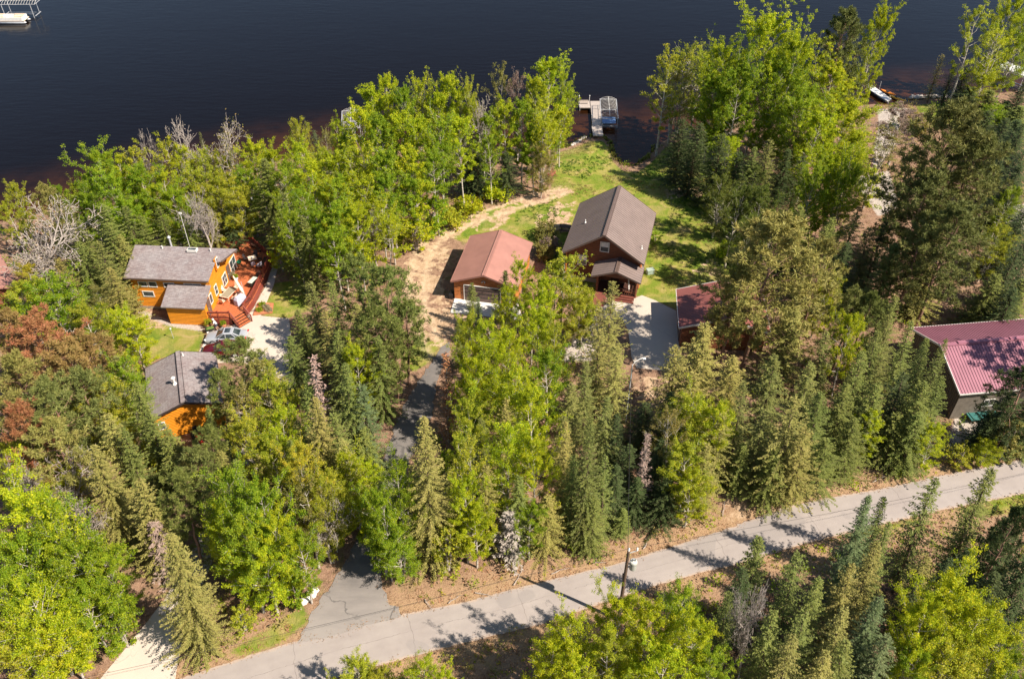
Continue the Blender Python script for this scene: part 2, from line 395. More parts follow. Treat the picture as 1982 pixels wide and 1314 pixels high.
def bare(seed, H=13., Rr=3.6, leaves=900, lsize=.11, spread=.7):
    rs = np.random.RandomState(seed); segs = []; tips = []
    def grow(p, d, L, r, lev):
        n = 4 if lev < 2 else 3
        for i in range(n):
            d = d+rs.normal(0, .10+.05*lev, 3); d[2] += .04; d /= np.linalg.norm(d); p2 = p+d*L/n; segs.append((p, p2, r*(1-.5*i/n), r*(1-.5*(i+1)/n))); p = p2
            if lev < 4 and (i >= 1 or lev > 0):
                for b in range(2 if lev < 3 else 1):
                    a = rs.uniform(0, 6.28); e = rs.normal(0, 1, 3); e -= d*(e@d); e /= np.linalg.norm(e)+1e-9
                    grow(p, d*math.cos(spread)+e*math.sin(spread)*rs.uniform(.7, 1.2), L*rs.uniform(.42, .66), r*.45, lev+1)
        tips.append(p)
    grow(np.zeros(3), np.array([0, 0, 1.]), H*.52, .17, 0)
    T = np.array(tips); A = np.array([s[1] for s in segs]); zt = A[:, 2].max(); rr = np.percentile(np.hypot(A[:, 0], A[:, 1]), 97)
    sc_ = np.array([Rr/rr, Rr/rr, H/zt]); segs = [(tuple(np.array(a)*sc_), tuple(np.array(b)*sc_), max(r0*1.4, .024), max(r1*1.4, .017)) for a, b, r0, r1 in segs]; T = T*sc_
    idx = rs.randint(0, len(T), leaves); C = T[idx]+rs.normal(0, .16, (leaves, 3))
    V, Fq = rhombs(C, rnd_dirs(rs, leaves), rnd_dirs(rs, leaves), lsize, lsize*.6)
    return segs, V, Fq, rs.uniform(0, 1, leaves), H, Rr

def shrub(seed, H=2.6, Rr=1.6, leaves=2600, lsize=.11):
    rs = np.random.RandomState(seed); segs = []; T = []
    for k in range(26):
        an = k*2.4; el = rs.uniform(.35, 1.4); L = H*rs.uniform(.6, 1.02); d = np.array([math.cos(an)*math.cos(el), math.sin(an)*math.cos(el), math.sin(el)])
        p = np.zeros(3)
        for q in range(3):
            d2 = d+rs.normal(0, .15, 3); p2 = p+d2*L/3; segs.append((p, p2, .03-.008*q, .02-.006*q)); p = p2
            if q: T += [p, p+rs.normal(0, .25, 3)]
    T = np.array(T); T[:, :2] *= Rr/ max(.1, np.abs(T[:, :2]).max()); T[:, 2] = np.abs(T[:, 2])*H/max(.1, T[:, 2].max())*.95
    idx = rs.randint(0, len(T), leaves); off = rnd_dirs(rs, leaves)*rs.uniform(0, .42, (leaves, 1))
    C = T[idx]+off; C[:, 2] = np.abs(C[:, 2]); V, Fq = rhombs(C, rnd_dirs(rs, leaves), rnd_dirs(rs, leaves)+np.array([0, 0, .8]), lsize, lsize*.6)
    segs = [(tuple(np.array(a)*[Rr/H*1.1, Rr/H*1.1, .9]), tuple(np.array(b)*[Rr/H*1.1, Rr/H*1.1, .9]), r0, r1) for a, b, r0, r1 in segs]
    return segs, V, Fq, np.clip(rs.uniform(0, .5, len(T))[idx]+rs.uniform(0, .5, leaves), 0, 1), H, Rr

KIND = {}    # kind -> list of (trunk mesh, crown mesh, H, R)
def reg(kind, gens, bark_m, leaf_m):
    out = []
    for g in gens:
        segs, V, Fq, tint, H, Rr = g
        tv, tf = tubes(segs, 5 if len(segs) < 400 else 4)
        out.append((np_mesh('trunk', tv, tf, M[bark_m], smooth=True), np_mesh('crown', V, Fq, M[leaf_m], tint), H, Rr))
    KIND[kind] = out
reg('birch', [broad(11, 13, 2.9, .18, 1.0, 38, 28000, .071), broad(12, 13, 3.0, .2, .95, 38, 27000, .071, True), broad(13, 13, 3.0, .15, 1., 40, 29000, .071),
              broad(14, 12, 2.9, .1, .95, 38, 26000, .072, True), broad(15, 12, 3., .25, 1.05, 32, 19000, .071, False, .2), broad(16, 13, 2.8, .2, 1.1, 38, 25000, .071)], 'bark_birch', 'leaf_broad')
reg('aspen', [broad(21, 15, 2.5, .33, 1.1, 40, 20000, .086), broad(22, 15, 2.6, .4, 1.05, 38, 18000, .086), broad(23, 16, 2.6, .28, 1.1, 42, 22000, .086), broad(24, 15, 2.6, .45, 1.1, 34, 15000, .086, True, .15), broad(25, 15, 2.4, .36, 1.15, 36, 16500, .086)], 'bark_birch', 'leaf_broad')
reg('poplar', [broad(31, 18, 4.2, .12, 1.05, 60, 46000, .093), broad(32, 18, 4.3, .15, 1., 60, 44000, .093, True), broad(33, 18, 4.1, .2, 1.1, 56, 40000, .093)], 'bark_birch', 'leaf_broad')
reg('thin birch', [broad(41, 13, 2.6, .3, .95, 26, 6500, .09, False, .3), broad(42, 13, 2.8, .3, .9, 28, 6500, .09, True, .3)], 'bark_birch', 'leaf_broad')
reg('spruce', [conifer(51, 14, 2.5, .74, .04, .38, 9, .28, .15), conifer(52, 14, 2.5, .68, .03, .42, 9, .32, .15), conifer(53, 14, 2.6, .8, .05, .4, 9, .24, .16, 1, .24), conifer(54, 14, 2.5, .66, .06, .42, 8, .38, .15, .92, .28), conifer(55, 14, 2.4, .7, .04, .36, 9, .3, .15, 1, .3)], 'bark_brown', 'needles')
reg('tall spruce', [conifer(151, 18, 3.0, .74, .04, .36, 11, .3, .15), conifer(152, 18, 3.0, .68, .05, .38, 11, .34, .15, 1, .26), conifer(153, 18, 2.9, .8, .03, .36, 11, .26, .15, 1, .3)], 'bark_brown', 'needles')
reg('fir', [conifer(61, 14, 1.8, .66, .1, .36, 9, .16, .14), conifer(62, 14, 1.8, .6, .12, .38, 8, .14, .14, .95, .26), conifer(63, 14, 1.8, .74, .1, .36, 9, .2, .14, 1, .24)], 'bark_brown', 'needles')
reg('larch', [conifer(71, 15, 2.9, .72, .08, .42, 9, .12, .16, .9, .32), conifer(72, 15, 2.9, .64, .1, .44, 9, .05, .16, .85, .34), conifer(73, 15, 2.8, .68, .06, .4, 9, .18, .16, .9, .3)], 'bark_brown', 'needles')
reg('cedar', [conifer(75, 10, 2.2, .55, .02, .28, 10, .05, .15, 1, .15)], 'bark_brown', 'needles')
reg('pine', [pine(81), pine(82, 16, 3.9, .25, 50), pine(83, 15, 3.6, .35, 44)], 'bark_pine', 'needles')
reg('big pine', [pine(84, 21, 5.6, .28, 80, 6, 21, .28), pine(85, 21, 5.4, .3, 78, 6, 21, .28)], 'bark_pine', 'needles')
reg('bare tree', [bare(91), bare(92, 13, 3.4, 500), bare(93, 13, 3.8, 1500)], 'bark_grey', 'leaf_broad')
reg('dead spruce', [conifer(95, 12, 1.3, .75, .1, .4, 7, .5, .2, .6, .3, 1, .15), conifer(96, 12, 1.2, .6, .08, .36, 7, .6, .2, .7, .35, 1, .1)], 'bark_grey', 'leaf_dead')
reg('shrub', [shrub(97), shrub(98, 2.4, 1.7, 2400)], 'bark_grey', 'leaf_broad')
reg('sapling', [broad(99, 6, 1.7, .08, .9, 20, 3200, .12), broad(100, 6, 1.8, .05, .8, 20, 3200, .12, True)], 'bark_grey', 'leaf_broad')

# colour of the leaves: name -> (rgb, word)
TINT = {'lime': ((.43,.50,.018), 'lime green'), 'green': ((.27,.38,.02), 'fresh green'), 'deep': ((.15,.19,.03), 'deep green'), 'yg': ((.41,.44,.035), 'yellow-green'),
        'olive': ((.30,.28,.075), 'olive'), 'yellow': ((.48,.46,.04), 'golden yellow'), 'rust': ((.30,.21,.07), 'rusty brown'), 'orange': ((.36,.17,.075), 'orange-brown'), 'grey': ((.36,.31,.27), 'grey'),
        'dk': ((.07,.10,.032), 'dark green'), 'blue': ((.145,.19,.075), 'bluish green'), 'mid': ((.18,.215,.05), 'mid green'), 'pale': ((.42,.38,.24), 'pale blossoming'), 'pink': ((.30,.22,.18), 'pinkish brown'), 'darkolive': ((.19,.205,.055), 'dark olive')}
NOUN = {'birch': 'birch', 'aspen': 'aspen', 'poplar': 'poplar', 'thin birch': 'thin-leaved birch', 'spruce': 'spruce', 'fir': 'narrow fir', 'larch': 'feathery conifer', 'cedar': 'cedar',
        'pine': 'pine', 'big pine': 'giant pine', 'bare tree': 'bare-branched tree', 'dead spruce': 'dead spruce', 'shrub': 'shrub', 'sapling': 'sapling'}
OBJN = {'birch': 'birch_tree', 'aspen': 'aspen_tree', 'poplar': 'poplar_tree', 'thin birch': 'birch_tree', 'spruce': 'spruce_tree', 'fir': 'fir_tree', 'larch': 'larch_tree', 'cedar': 'cedar_tree', 'pine': 'pine_tree',
        'big pine': 'pine_tree', 'bare tree': 'bare_tree', 'dead spruce': 'dead_spruce_tree', 'shrub': 'shrub', 'sapling': 'sapling'}
ORD = ['first','second','third','fourth','fifth','sixth','seventh','eighth','ninth','tenth','eleventh','twelfth','thirteenth','fourteenth','fifteenth','sixteenth','seventeenth','eighteenth','nineteenth','twentieth','21st','22nd','23rd','24th','25th','26th','27th','28th','29th','30th']
trs = np.random.RandomState(7)
HARD = []
def plant_zone(phrase, rows, gz=0.0):
    """rows: (kind, tip x, tip y, width px, height m, tint) -- the tip as the photograph shows it"""
    made = []
    for n, row in enumerate(rows):
        kind, tx, ty, wp, H, tint = row[:6]
        if kind in ('spruce', 'fir'): H *= .86; wp *= 1.32
        if kind in ('aspen', 'birch', 'poplar') and phrase != 'on the lawn right of cove': wp *= .93
        if kind == 'larch': H *= .92; wp *= 1.1
        h0 = H
        for k_ in (1, .94, 1.06, .88, 1.12, .82, 1.18, .75, 1.25, .68, 1.33, .6):   # a foot never stands on paving, a deck or a building
            base = at(tx, ty, h0*k_); H = h0*k_
            if not any(sdist(np.array([[base.x, base.y]]), hp)[1][0] for hp in HARD): break
        z0 = ground_z(base.x, base.y)
        if z0 < -.84:                                            # keep the foot on dry ground: a taller tree stands nearer
            for _ in range(40):
                if z0 >= -.84: break
                H += .25; base = at(tx, ty, H); z0 = ground_z(base.x, base.y)
        if H > row[4]+.1: pass
        s = mpx(tx, ty, H); Rm = max(.5, wp/s/2)
        vs_ = KIND['tall spruce'] if kind == 'spruce' and H > 12.2 else KIND[kind]; v = vs_[n % len(vs_)]
        tr, cr, H0, R0 = v; hh = H-z0
        tilt = -R(4.5)*max(-1, min(1, (tx-991)/650)) if ty > 600 and kind not in ('shrub', 'sapling') else trs.normal(0, R(1.2))
        root = empty(OBJN[kind], (base.x-math.sin(tilt)*H, base.y, z0)); root.rotation_euler = (Matrix.Rotation(tilt, 3, 'Y') @ Matrix.Rotation(trs.uniform(0, 6.28), 3, 'Z')).to_euler(); root.scale = (Rm/R0*1.08, Rm/R0*1.08, hh/H0)
        a = bpy.data.objects.new('trunk', tr); link(a, root); b = bpy.data.objects.new('crown', cr); link(b, root)
        c = TINT[tint][0]; j = trs.uniform(.88, 1.12); b.color = (c[0]*j*trs.uniform(.94, 1.06), c[1]*j, c[2]*j, 1)
        made.append((root, kind, tint, tx, ty, hh, Rm))
    for kind in sorted(set(m[1] for m in made)):
        same = sorted([m for m in made if m[1] == kind], key=lambda m: m[3])
        for i, m in enumerate(same):
            noun = NOUN[kind]; tw = TINT[m[2]][1]
            if kind == 'dead spruce' or kind == 'bare tree': lab = f"{tw} {noun} {phrase}" if kind != 'bare tree' else f"{noun} {phrase}"
            else: lab = f"{tw} {noun} {phrase}"
            if len(same) > 1: lab += f", {ORD[i]} {noun.split()[-1]} from left"
            m[0]['label'] = lab; m[0]['category'] = 'tree' if kind not in ('shrub',) else 'shrub'
            if len(same) > 1: m[0]['group'] = f"{noun} group {phrase}"
# ---------------------------------------------------------------- terrain
shore_px = [(-700,560),(-250,480),(-60,440),(60,415),(180,385),(300,352),(420,330),(520,312),(620,296),(680,284),(760,284),(900,282),(1020,284),(1072,286),(1098,284),(1120,272),(1140,264),(1166,262),(1180,276),(1187,300),(1205,318),(1228,321),(1250,306),(1272,282),(1300,262),(1345,248),(1450,232),(1560,216),(1640,205),(1690,201),(1722,203),(1742,199),(1766,194),(1800,190),(1850,188),(1920,182),(1990,172),(2150,150),(2500,110)]
shore = np.array([tuple(at(x, y, WATER_Z))[:2] for x, y in shore_px])
shore = np.vstack([[-900, shore[0, 1]+60], shore, [900, shore[-1, 1]+40]])
lake_poly = np.vstack([shore, [900, 2600], [-900, 2600]])
def sdist(P, poly, closed=True):
    """unsigned distance to the outline and inside flag, vectorised"""
    P = np.asarray(P, float); A = poly; B = np.roll(poly, -1, 0)
    if not closed: A = A[:-1]; B = B[:-1]
    d = np.full(len(P), 1e9)
    for a, b in zip(A, B):
        ab = b-a; t = np.clip(((P-a)@ab)/(ab@ab+1e-12), 0, 1); d = np.minimum(d, np.hypot(*(P-a-t[:, None]*ab).T))
    ins = np.zeros(len(P), bool); A2 = poly; B2 = np.roll(poly, -1, 0)
    for a, b in zip(A2, B2):
        c = (a[1] > P[:, 1]) != (b[1] > P[:, 1])
        with np.errstate(divide='ignore', invalid='ignore'): xx = (b[0]-a[0])*(P[:, 1]-a[1])/(b[1]-a[1])+a[0]
        ins ^= c & (P[:, 0] < xx)
    return d, ins
def shore_s(P):
    d, _ = sdist(P, shore, False); _, i = sdist(P, lake_poly); return np.where(i, -d, d)
def _h(s): 
    u = np.clip(s/8., 0, 1); u = u*u*(3-2*u); z = WATER_Z*(1-u); return np.where(s < 0, WATER_Z+np.maximum(.3*s, -2.2), z)
def ground_z(x, y): return float(_h(shore_s(np.array([[x, y]])))[0])
def wpoly(px, z=0.): return np.array([tuple(at(a, b, z))[:2] for a, b in px])
def axis(lo, a, b, hi, st):
    core = np.arange(a, b, st); left = a-np.geomspace(st*2, a-lo, 22)[::-1]; right = b+np.geomspace(st*2, hi-b, 22); return np.concatenate([left, core, right])
gx = axis(-900, -80, 85, 900, .5); gy = axis(-300, 26, 152, 1500, .5)
X, Y = np.meshgrid(gx, gy); P2 = np.stack([X.ravel(), Y.ravel()], 1); S = shore_s(P2); Z = _h(S)
rs0 = np.random.RandomState(3)
bumps = .05*np.sin(X*.9+1.3*np.sin(Y*.41))*np.sin(Y*.77+np.sin(X*.53)); 
def soft(poly, wd):
    d, i = sdist(P2, poly); s = np.where(i, d, -d); return np.clip(.5+s/(2*wd), 0, 1)
lawns = [[(1062,395),(1072,330),(1078,288),(1115,276),(1140,266),(1168,264),(1182,280),(1188,305),(1208,324),(1235,326),(1262,306),(1290,276),(1330,262),(1400,300),(1410,420),(1450,500),(1425,560),(1330,570),(1314,600),(1245,574),(1080,560),(1040,480),(990,455),(900,470),(860,455),(920,415),(1000,392)],
         [(262,660),(290,632),(332,626),(400,636),(382,690),(300,694)], [(502,612),(514,575),(530,548),(590,540),(600,600),(557,616)],
         [(1775,196),(1850,192),(1850,240),(1800,240),(1780,215)], [(1640,1036),(1720,1015),(1780,1001),(1790,1008),(1650,1046)],[(1840,986),(2050,938),(2100,975),(1900,1000)],
         [(440,1262),(520,1215),(585,1170),(600,1200),(540,1245),(470,1270)],[(820,640),(870,664),(850,690),(800,720),(780,690)], [(470,380),(500,380),(500,440),(460,450)]]
dirts = [[(1102,358),(1112,372),(1060,392),(1000,404),(975,440),(900,452),(868,470),(862,520),(860,570),(880,585),(872,606),(1000,624),(960,640),(900,650),(868,668),(820,668),(792,620),(776,560),(780,505),(810,468),(860,440),(940,408),(1030,378)],
         [(1080,392),(1110,392),(1100,450),(1035,445),(1040,415)], [(225,590),(262,560),(330,628),(290,640),(262,660)], [(1400,960),(1440,930),(1530,930),(1600,960),(1560,975),(1400,1012)],
         [(1235,720),(1300,720),(1310,830),(1240,840)], [(1290,360),(1370,365),(1372,385),(1290,385)], [(1350,500),(1400,510),(1390,545),(1340,530)]]
sands = [[(1698,205),(1722,203),(1745,199),(1762,205),(1742,230),(1735,262),(1720,300),(1690,330),(1690,290),(1700,250),(1700,222)], [(255,592),(330,622),(398,632),(396,642),(330,632),(262,604)],
         [(1172,592),(1150,600),(1128,640),(1100,668),(1080,700),(1150,700),(1180,640),(1200,600)], [(1940,400),(2100,380),(2100,480),(1930,430)], [(1850,800),(1920,800),(1900,880),(1830,880)], [(1650,345),(1720,330),(1740,400),(1700,420)]]
ml = np.zeros(len(P2)); mdt = ml.copy(); ms = ml.copy()
for p in lawns: ml = np.maximum(ml, soft(wpoly(p), 1.0))
for p in dirts: mdt = np.maximum(mdt, soft(wpoly(p), 1.3))
for p in sands: ms = np.maximum(ms, soft(wpoly(p), .7))
# wheel ruts along the track round the garage
ruts = np.zeros(len(P2))
for off in (-.95, .95):
    tr_px = [(1090,368),(1000,396),(905,428),(850,452),(818,490),(806,545),(806,600),(828,648),(850,690)]
    tp = wpoly(tr_px); 
    dv = np.gradient(tp, axis=0); nn = np.stack([-dv[:, 1], dv[:, 0]], 1); nn /= np.linalg.norm(nn, axis=1, keepdims=True)
    d, _ = sdist(P2, tp+nn*off, False); ruts = np.maximum(ruts, np.clip(1.1-d/.55, 0, 1))
near = (P2[:, 0] > -75) & (P2[:, 0] < 80) & (P2[:, 1] < 150)
road_up = [(250,1345),(330,1319),(400,1296),(480,1269),(560,1244),(620,1231),(700,1206),(775,1189),(900,1165),(1000,1138),(1100,1113),(1180,1095),(1300,1058),(1350,1041),(1400,1026),(1470,1000),(1540,976),(1620,960),(1700,947),(1850,915),(1982,888),(2200,838),(2500,775)]
road_lo = [(560,1345),(640,1316),(730,1288),(890,1246),(1048,1208),(1154,1171),(1260,1136),(1360,1107),(1423,1093),(1510,1066),(1600,1041),(1716,1013),(1833,985),(1982,955),(2200,903),(2500,835)]
road_poly = wpoly(road_up+road_lo[::-1]); dr, ir = sdist(P2, road_poly)
Zb = Z+np.where(S > 3, bumps.ravel(), 0)*np.clip((dr-2)/3, 0, 1)*(1-ir)
flat_px = [[(380,690),(420,628),(560,612),(590,760),(500,770)], [(1140,560),(1320,560),(1320,720),(1180,720)], [(190,1330),(360,1330),(350,1100),(520,860),(440,860),(300,1100)], [(560,1240),(800,1195),(760,1080),(900,640),(840,640),(620,1080)], [(860,565),(1020,565),(1020,630),(860,630)], [(250,470),(530,470),(530,640),(250,640)], [(870,430),(1060,430),(1040,600),(870,600)], [(1080,380),(1290,380),(1280,590),(1090,590)]]
fl = np.zeros(len(P2))
for p in flat_px: fl = np.maximum(fl, soft(wpoly(p), 1.5)*2)
fl = np.clip(fl, 0, 1); Zb = Zb*(1-fl)+np.minimum(Z, 0)*fl; Zb = np.where(ir & (dr > .3), -.05, Zb)
nx, ny = len(gx), len(gy); I = np.arange(nx*ny).reshape(ny, nx)
Fg = np.stack([I[:-1, :-1].ravel(), I[:-1, 1:].ravel(), I[1:, 1:].ravel(), I[1:, :-1].ravel()], 1)
def ground_mat():
    t = NT('ground'); at_ = t.n('ShaderNodeAttribute', attribute_name='mask'); sp = t.n('ShaderNodeSeparateColor'); t.L.new(at_.outputs['Color'], sp.inputs[0])
    wet = t.n('ShaderNodeAttribute', attribute_name='shore').outputs['Fac']; rut = t.n('ShaderNodeAttribute', attribute_name='rut').outputs['Fac']; verge = t.n('ShaderNodeAttribute', attribute_name='verge').outputs['Fac']
    n1 = t.noise(.22, 6, .62); n2 = t.noise(1.3, 6, .68); n3 = t.noise(7., 5, .7); n4 = t.noise(.55, 5, .6, dist=.6)
    lit = t.ramp(n2, [(.28, (.09,.05,.032)), (.43, (.22,.125,.08)), (.56, (.34,.205,.135)), (.75, (.23,.185,.08))])
    lit = t.mix(t.math('MULTIPLY', t.ramp(n3, [(.42, (0,0,0)), (.62, (1,1,1))]), .5), lit, (.42,.29,.21))
    n5 = t.noise(17., 4, .7); lit = t.mix(t.math('MULTIPLY', t.ramp(n5, [(.36, (1,1,1)), (.5, (0,0,0))]), .7), lit, (.10,.06,.04))
    lit = t.mix(t.ramp(n4, [(.55, (0,0,0)), (.68, (.6,.6,.6))]), lit, (.15,.15,.035))
    dry = t.ramp(n3, [(.3, (.24,.14,.075)), (.52, (.44,.29,.17)), (.75, (.34,.28,.11))])
    lit = t.mix(t.math('MULTIPLY', verge, .75), lit, dry)
    gr = t.ramp(n4, [(.32, (.09,.17,.015)), (.46, (.16,.22,.022)), (.57, (.28,.26,.06)), (.70, (.40,.30,.14))])
    gr = t.mix(t.ramp(n1, [(.52, (0,0,0)), (.66, (.6,.6,.6))]), gr, (.38,.29,.13))
    gr = t.mix(t.math('MULTIPLY', t.ramp(n3, [(.35, (0,0,0)), (.7, (1,1,1))]), .40), gr, (.25,.24,.05))
    dt = t.ramp(n2, [(.3, (.30,.20,.12)), (.48, (.43,.30,.19)), (.60, (.54,.39,.26)), (.75, (.58,.44,.30))])
    dt = t.mix(t.ramp(n3, [(.30, (.6,.6,.6)), (.45, (0,0,0))]), dt, (.30,.17,.09))
    sa = t.ramp(n3, [(.3, (.36,.31,.27)), (.7, (.52,.46,.41))])
    def edge(m, nn, lo=.42, hi=.58, k=.75): return t.ramp(t.math('ADD', t.math('MULTIPLY', m, 1.), t.math('MULTIPLY', t.math('SUBTRACT', nn, .5), k)), [(lo, (0,0,0)), (hi, (1,1,1))])
    c = t.mix(edge(sp.outputs[0], n3), lit, gr)
    mud = edge(t.math('MULTIPLY', sp.outputs[1], t.ramp(n4, [(.38, (.25,)*3), (.58, (1,)*3)])), n2, .42, .56, 1.25)
    c = t.mix(mud, c, dt); c = t.mix(t.math('MULTIPLY', rut, t.ramp(n2, [(.35, (.3,)*3), (.6, (.95,)*3)])), c, (.60,.45,.30))
    c = t.mix(edge(sp.outputs[2], n3), c, sa)
    c = t.mix(wet, c, (.07,.03,.012))
    t.base(c); t.set(.97); t.b.inputs['Specular IOR Level'].default_value = .15
    t.bump(t.math('ADD', n3, t.math('MULTIPLY', n2, 1.5)), .9, .12); return t.m
vc = np.stack([X.ravel(), Y.ravel(), Zb], 1)
gme = np_mesh('ground', vc, Fg, ground_mat(), smooth=True)
a = gme.attributes.new('mask', 'FLOAT_COLOR', 'POINT'); a.data.foreach_set('color', np.stack([ml, mdt, ms, np.ones_like(ml)], 1).astype(np.float32).ravel())
for nm, v in (('shore', np.clip(.1-S/.35, 0, 1)), ('rut', ruts), ('verge', np.clip(1.2-dr/3.2, 0, 1)*(~ir))):
    a = gme.attributes.new(nm, 'FLOAT', 'POINT'); a.data.foreach_set('value', v.astype(np.float32))
tag(link(bpy.data.objects.new('ground', gme)), kind='structure')

# ---------------------------------------------------------------- the lake
def water_mat():
    t = NT('water'); sh = t.n('ShaderNodeAttribute', attribute_name='shallow').outputs['Fac']
    n = t.noise(.35, 4, .6)
    t.base(t.mix(t.math('MULTIPLY', sh, t.ramp(n, [(.35, (.35,)*3), (.65, (1,)*3)])), (.0035,.0018,.0014), (.075,.026,.007)))
    t.set(.12); t.b.inputs['IOR'].default_value = 1.33; t.b.inputs['Specular IOR Level'].default_value = .28
    w1 = t.noise(1.1, 4, .6, t.mapping((.28, 1.0, 1), (0, 0, R(6)))); w2 = t.noise(.22, 3, .5, t.mapping((.4, 1, 1), (0, 0, R(-8))))
    t.bump(t.math('ADD', w1, t.math('MULTIPLY', w2, .8)), .32, .10); return t.m
wx = axis(-900, -60, 80, 900, 2.); wy = axis(90, 100, 160, 2500, 1.)
WX, WY = np.meshgrid(wx, wy); WP = np.stack([WX.ravel(), WY.ravel()], 1); WS = -shore_s(WP); WI = np.arange(len(WP)).reshape(len(wy), len(wx))
WF = np.stack([WI[:-1, :-1].ravel(), WI[:-1, 1:].ravel(), WI[1:, 1:].ravel(), WI[1:, :-1].ravel()], 1)
wme = np_mesh('water', np.column_stack([WP, np.full(len(WP), WATER_Z)]), WF, water_mat())
a = wme.attributes.new('shallow', 'FLOAT', 'POINT'); a.data.foreach_set('value', (np.clip(1.0-WS/17., 0, 1)**1.5).astype(np.float32))
tag(link(bpy.data.objects.new('water', wme)), kind='structure')

# ---------------------------------------------------------------- road, driveways, slabs
def dense(px, jit=0.05, step=.8, seed=0):
    """closed pixel polygon -> world outline with points every ~step metres and slightly worn edges"""
    rs = np.random.RandomState(seed); W = wpoly(px); out = []
    for a, b in zip(W, np.roll(W, -1, 0)):
        k = max(1, int(np.hypot(*(b-a))/step)); 
        for i in range(k): out.append(a+(b-a)*i/k+rs.normal(0, jit, 2))
    return out
def slab(name, outline, z0, z1, mat, **k):
    HARD.append(np.array(outline)); bm = MB(); n = len(outline); bm.v += [(p[0], p[1], z1) for p in outline]; bm.f.append(tuple(range(n))); bm.m.append(0)
    for i in range(n): 
        j = (i+1) % n; q = len(bm.v); bm.v += [(outline[i][0], outline[i][1], z0), (outline[j][0], outline[j][1], z0)]; bm.f.append((q, q+1, j, i)); bm.m.append(0)
    o = bm.build(name, mat); 
    import bmesh; b = bmesh.new(); b.from_mesh(o.data); bmesh.ops.recalc_face_normals(b, faces=b.faces); bmesh.ops.triangulate(b, faces=[f for f in b.faces if len(f.verts) > 4]); b.to_mesh(o.data); b.free()
    return tag(o, **k)
def asphalt(name, c0, c1, crack=(.08,.075,.07), wear=.5, edgec=None, vs=.12, cw=.012):
    t = NT(name); n1 = t.noise(.35, 6, .6); n2 = t.noise(14, 5, .7); n3 = t.noise(1.2, 5, .65, t.mapping((.25, 1, 1), (0, 0, R(17))))
    c = t.ramp(n1, [(.3, c0), (.7, c1)]); c = t.mix(t.math('MULTIPLY', n3, wear), c, tuple(x*.72 for x in c0))
    c = t.mix(t.math('MULTIPLY', n2, .35), c, tuple(min(1, x*1.25) for x in c1))
    q = t.n('ShaderNodeTexVoronoi', feature='DISTANCE_TO_EDGE', i={'Scale': vs}); wv = t.n('ShaderNodeTexNoise', i={'Scale': .8, 'Detail': 6}); t.L.new(t.co(), wv.inputs['Vector'])
    ad = t.n('ShaderNodeVectorMath', operation='MULTIPLY_ADD'); t.L.new(wv.outputs['Color'], ad.inputs[0]); ad.inputs[1].default_value = (2.2,2.2,0); t.L.new(t.co(), ad.inputs[2]); t.L.new(ad.outputs[0], q.inputs['Vector'])
    cr = t.ramp(q.outputs['Distance'], [(0, (.8,)*3), (cw*.5, (.5,)*3), (cw, (0,)*3)]); gate = t.ramp(n1, [(.40, (0,)*3), (.5, (.8,)*3)])
    if name == 'old_asphalt':      # worn grey where cars turn in from the road
        sy = t.n('ShaderNodeSeparateXYZ'); t.L.new(t.co(), sy.inputs[0]); wy_ = t.math('MULTIPLY_ADD', t.math('SUBTRACT', n3, .5), 5.0, sy.outputs[1])
        wr_ = t.n('ShaderNodeMapRange', i={1: 36., 2: 43., 3: .85, 4: .0}); t.L.new(wy_, wr_.inputs[0]); c = t.mix(wr_.outputs[0], c, (.31,.28,.26))
    c = t.mix(t.math('MULTIPLY', cr, gate), c, crack); t.base(c); t.set(.92); t.b.inputs['Specular IOR Level'].default_value = .25; t.bump(n2, .3, .01); M[name] = t.m
asphalt('road_asphalt', (.33,.29,.27), (.42,.375,.35), (.14,.12,.11), .6, vs=.055, cw=.004); asphalt('old_asphalt', (.10,.095,.095), (.25,.225,.205), (.05,.05,.05), .75)
asphalt('concrete', (.46,.40,.34), (.55,.48,.41), (.35,.30,.26), .25, vs=.16, cw=.008); asphalt('fresh_concrete', (.62,.60,.56), (.70,.68,.64), (.5,.48,.45), .15, vs=.1, cw=.003)
def resample(px, n):
    W = wpoly(px); d = np.r_[0, np.cumsum(np.hypot(*np.diff(W, axis=0).T))]; t = np.linspace(0, d[-1], n); return np.stack([np.interp(t, d, W[:, 0]), np.interp(t, d, W[:, 1])], 1)
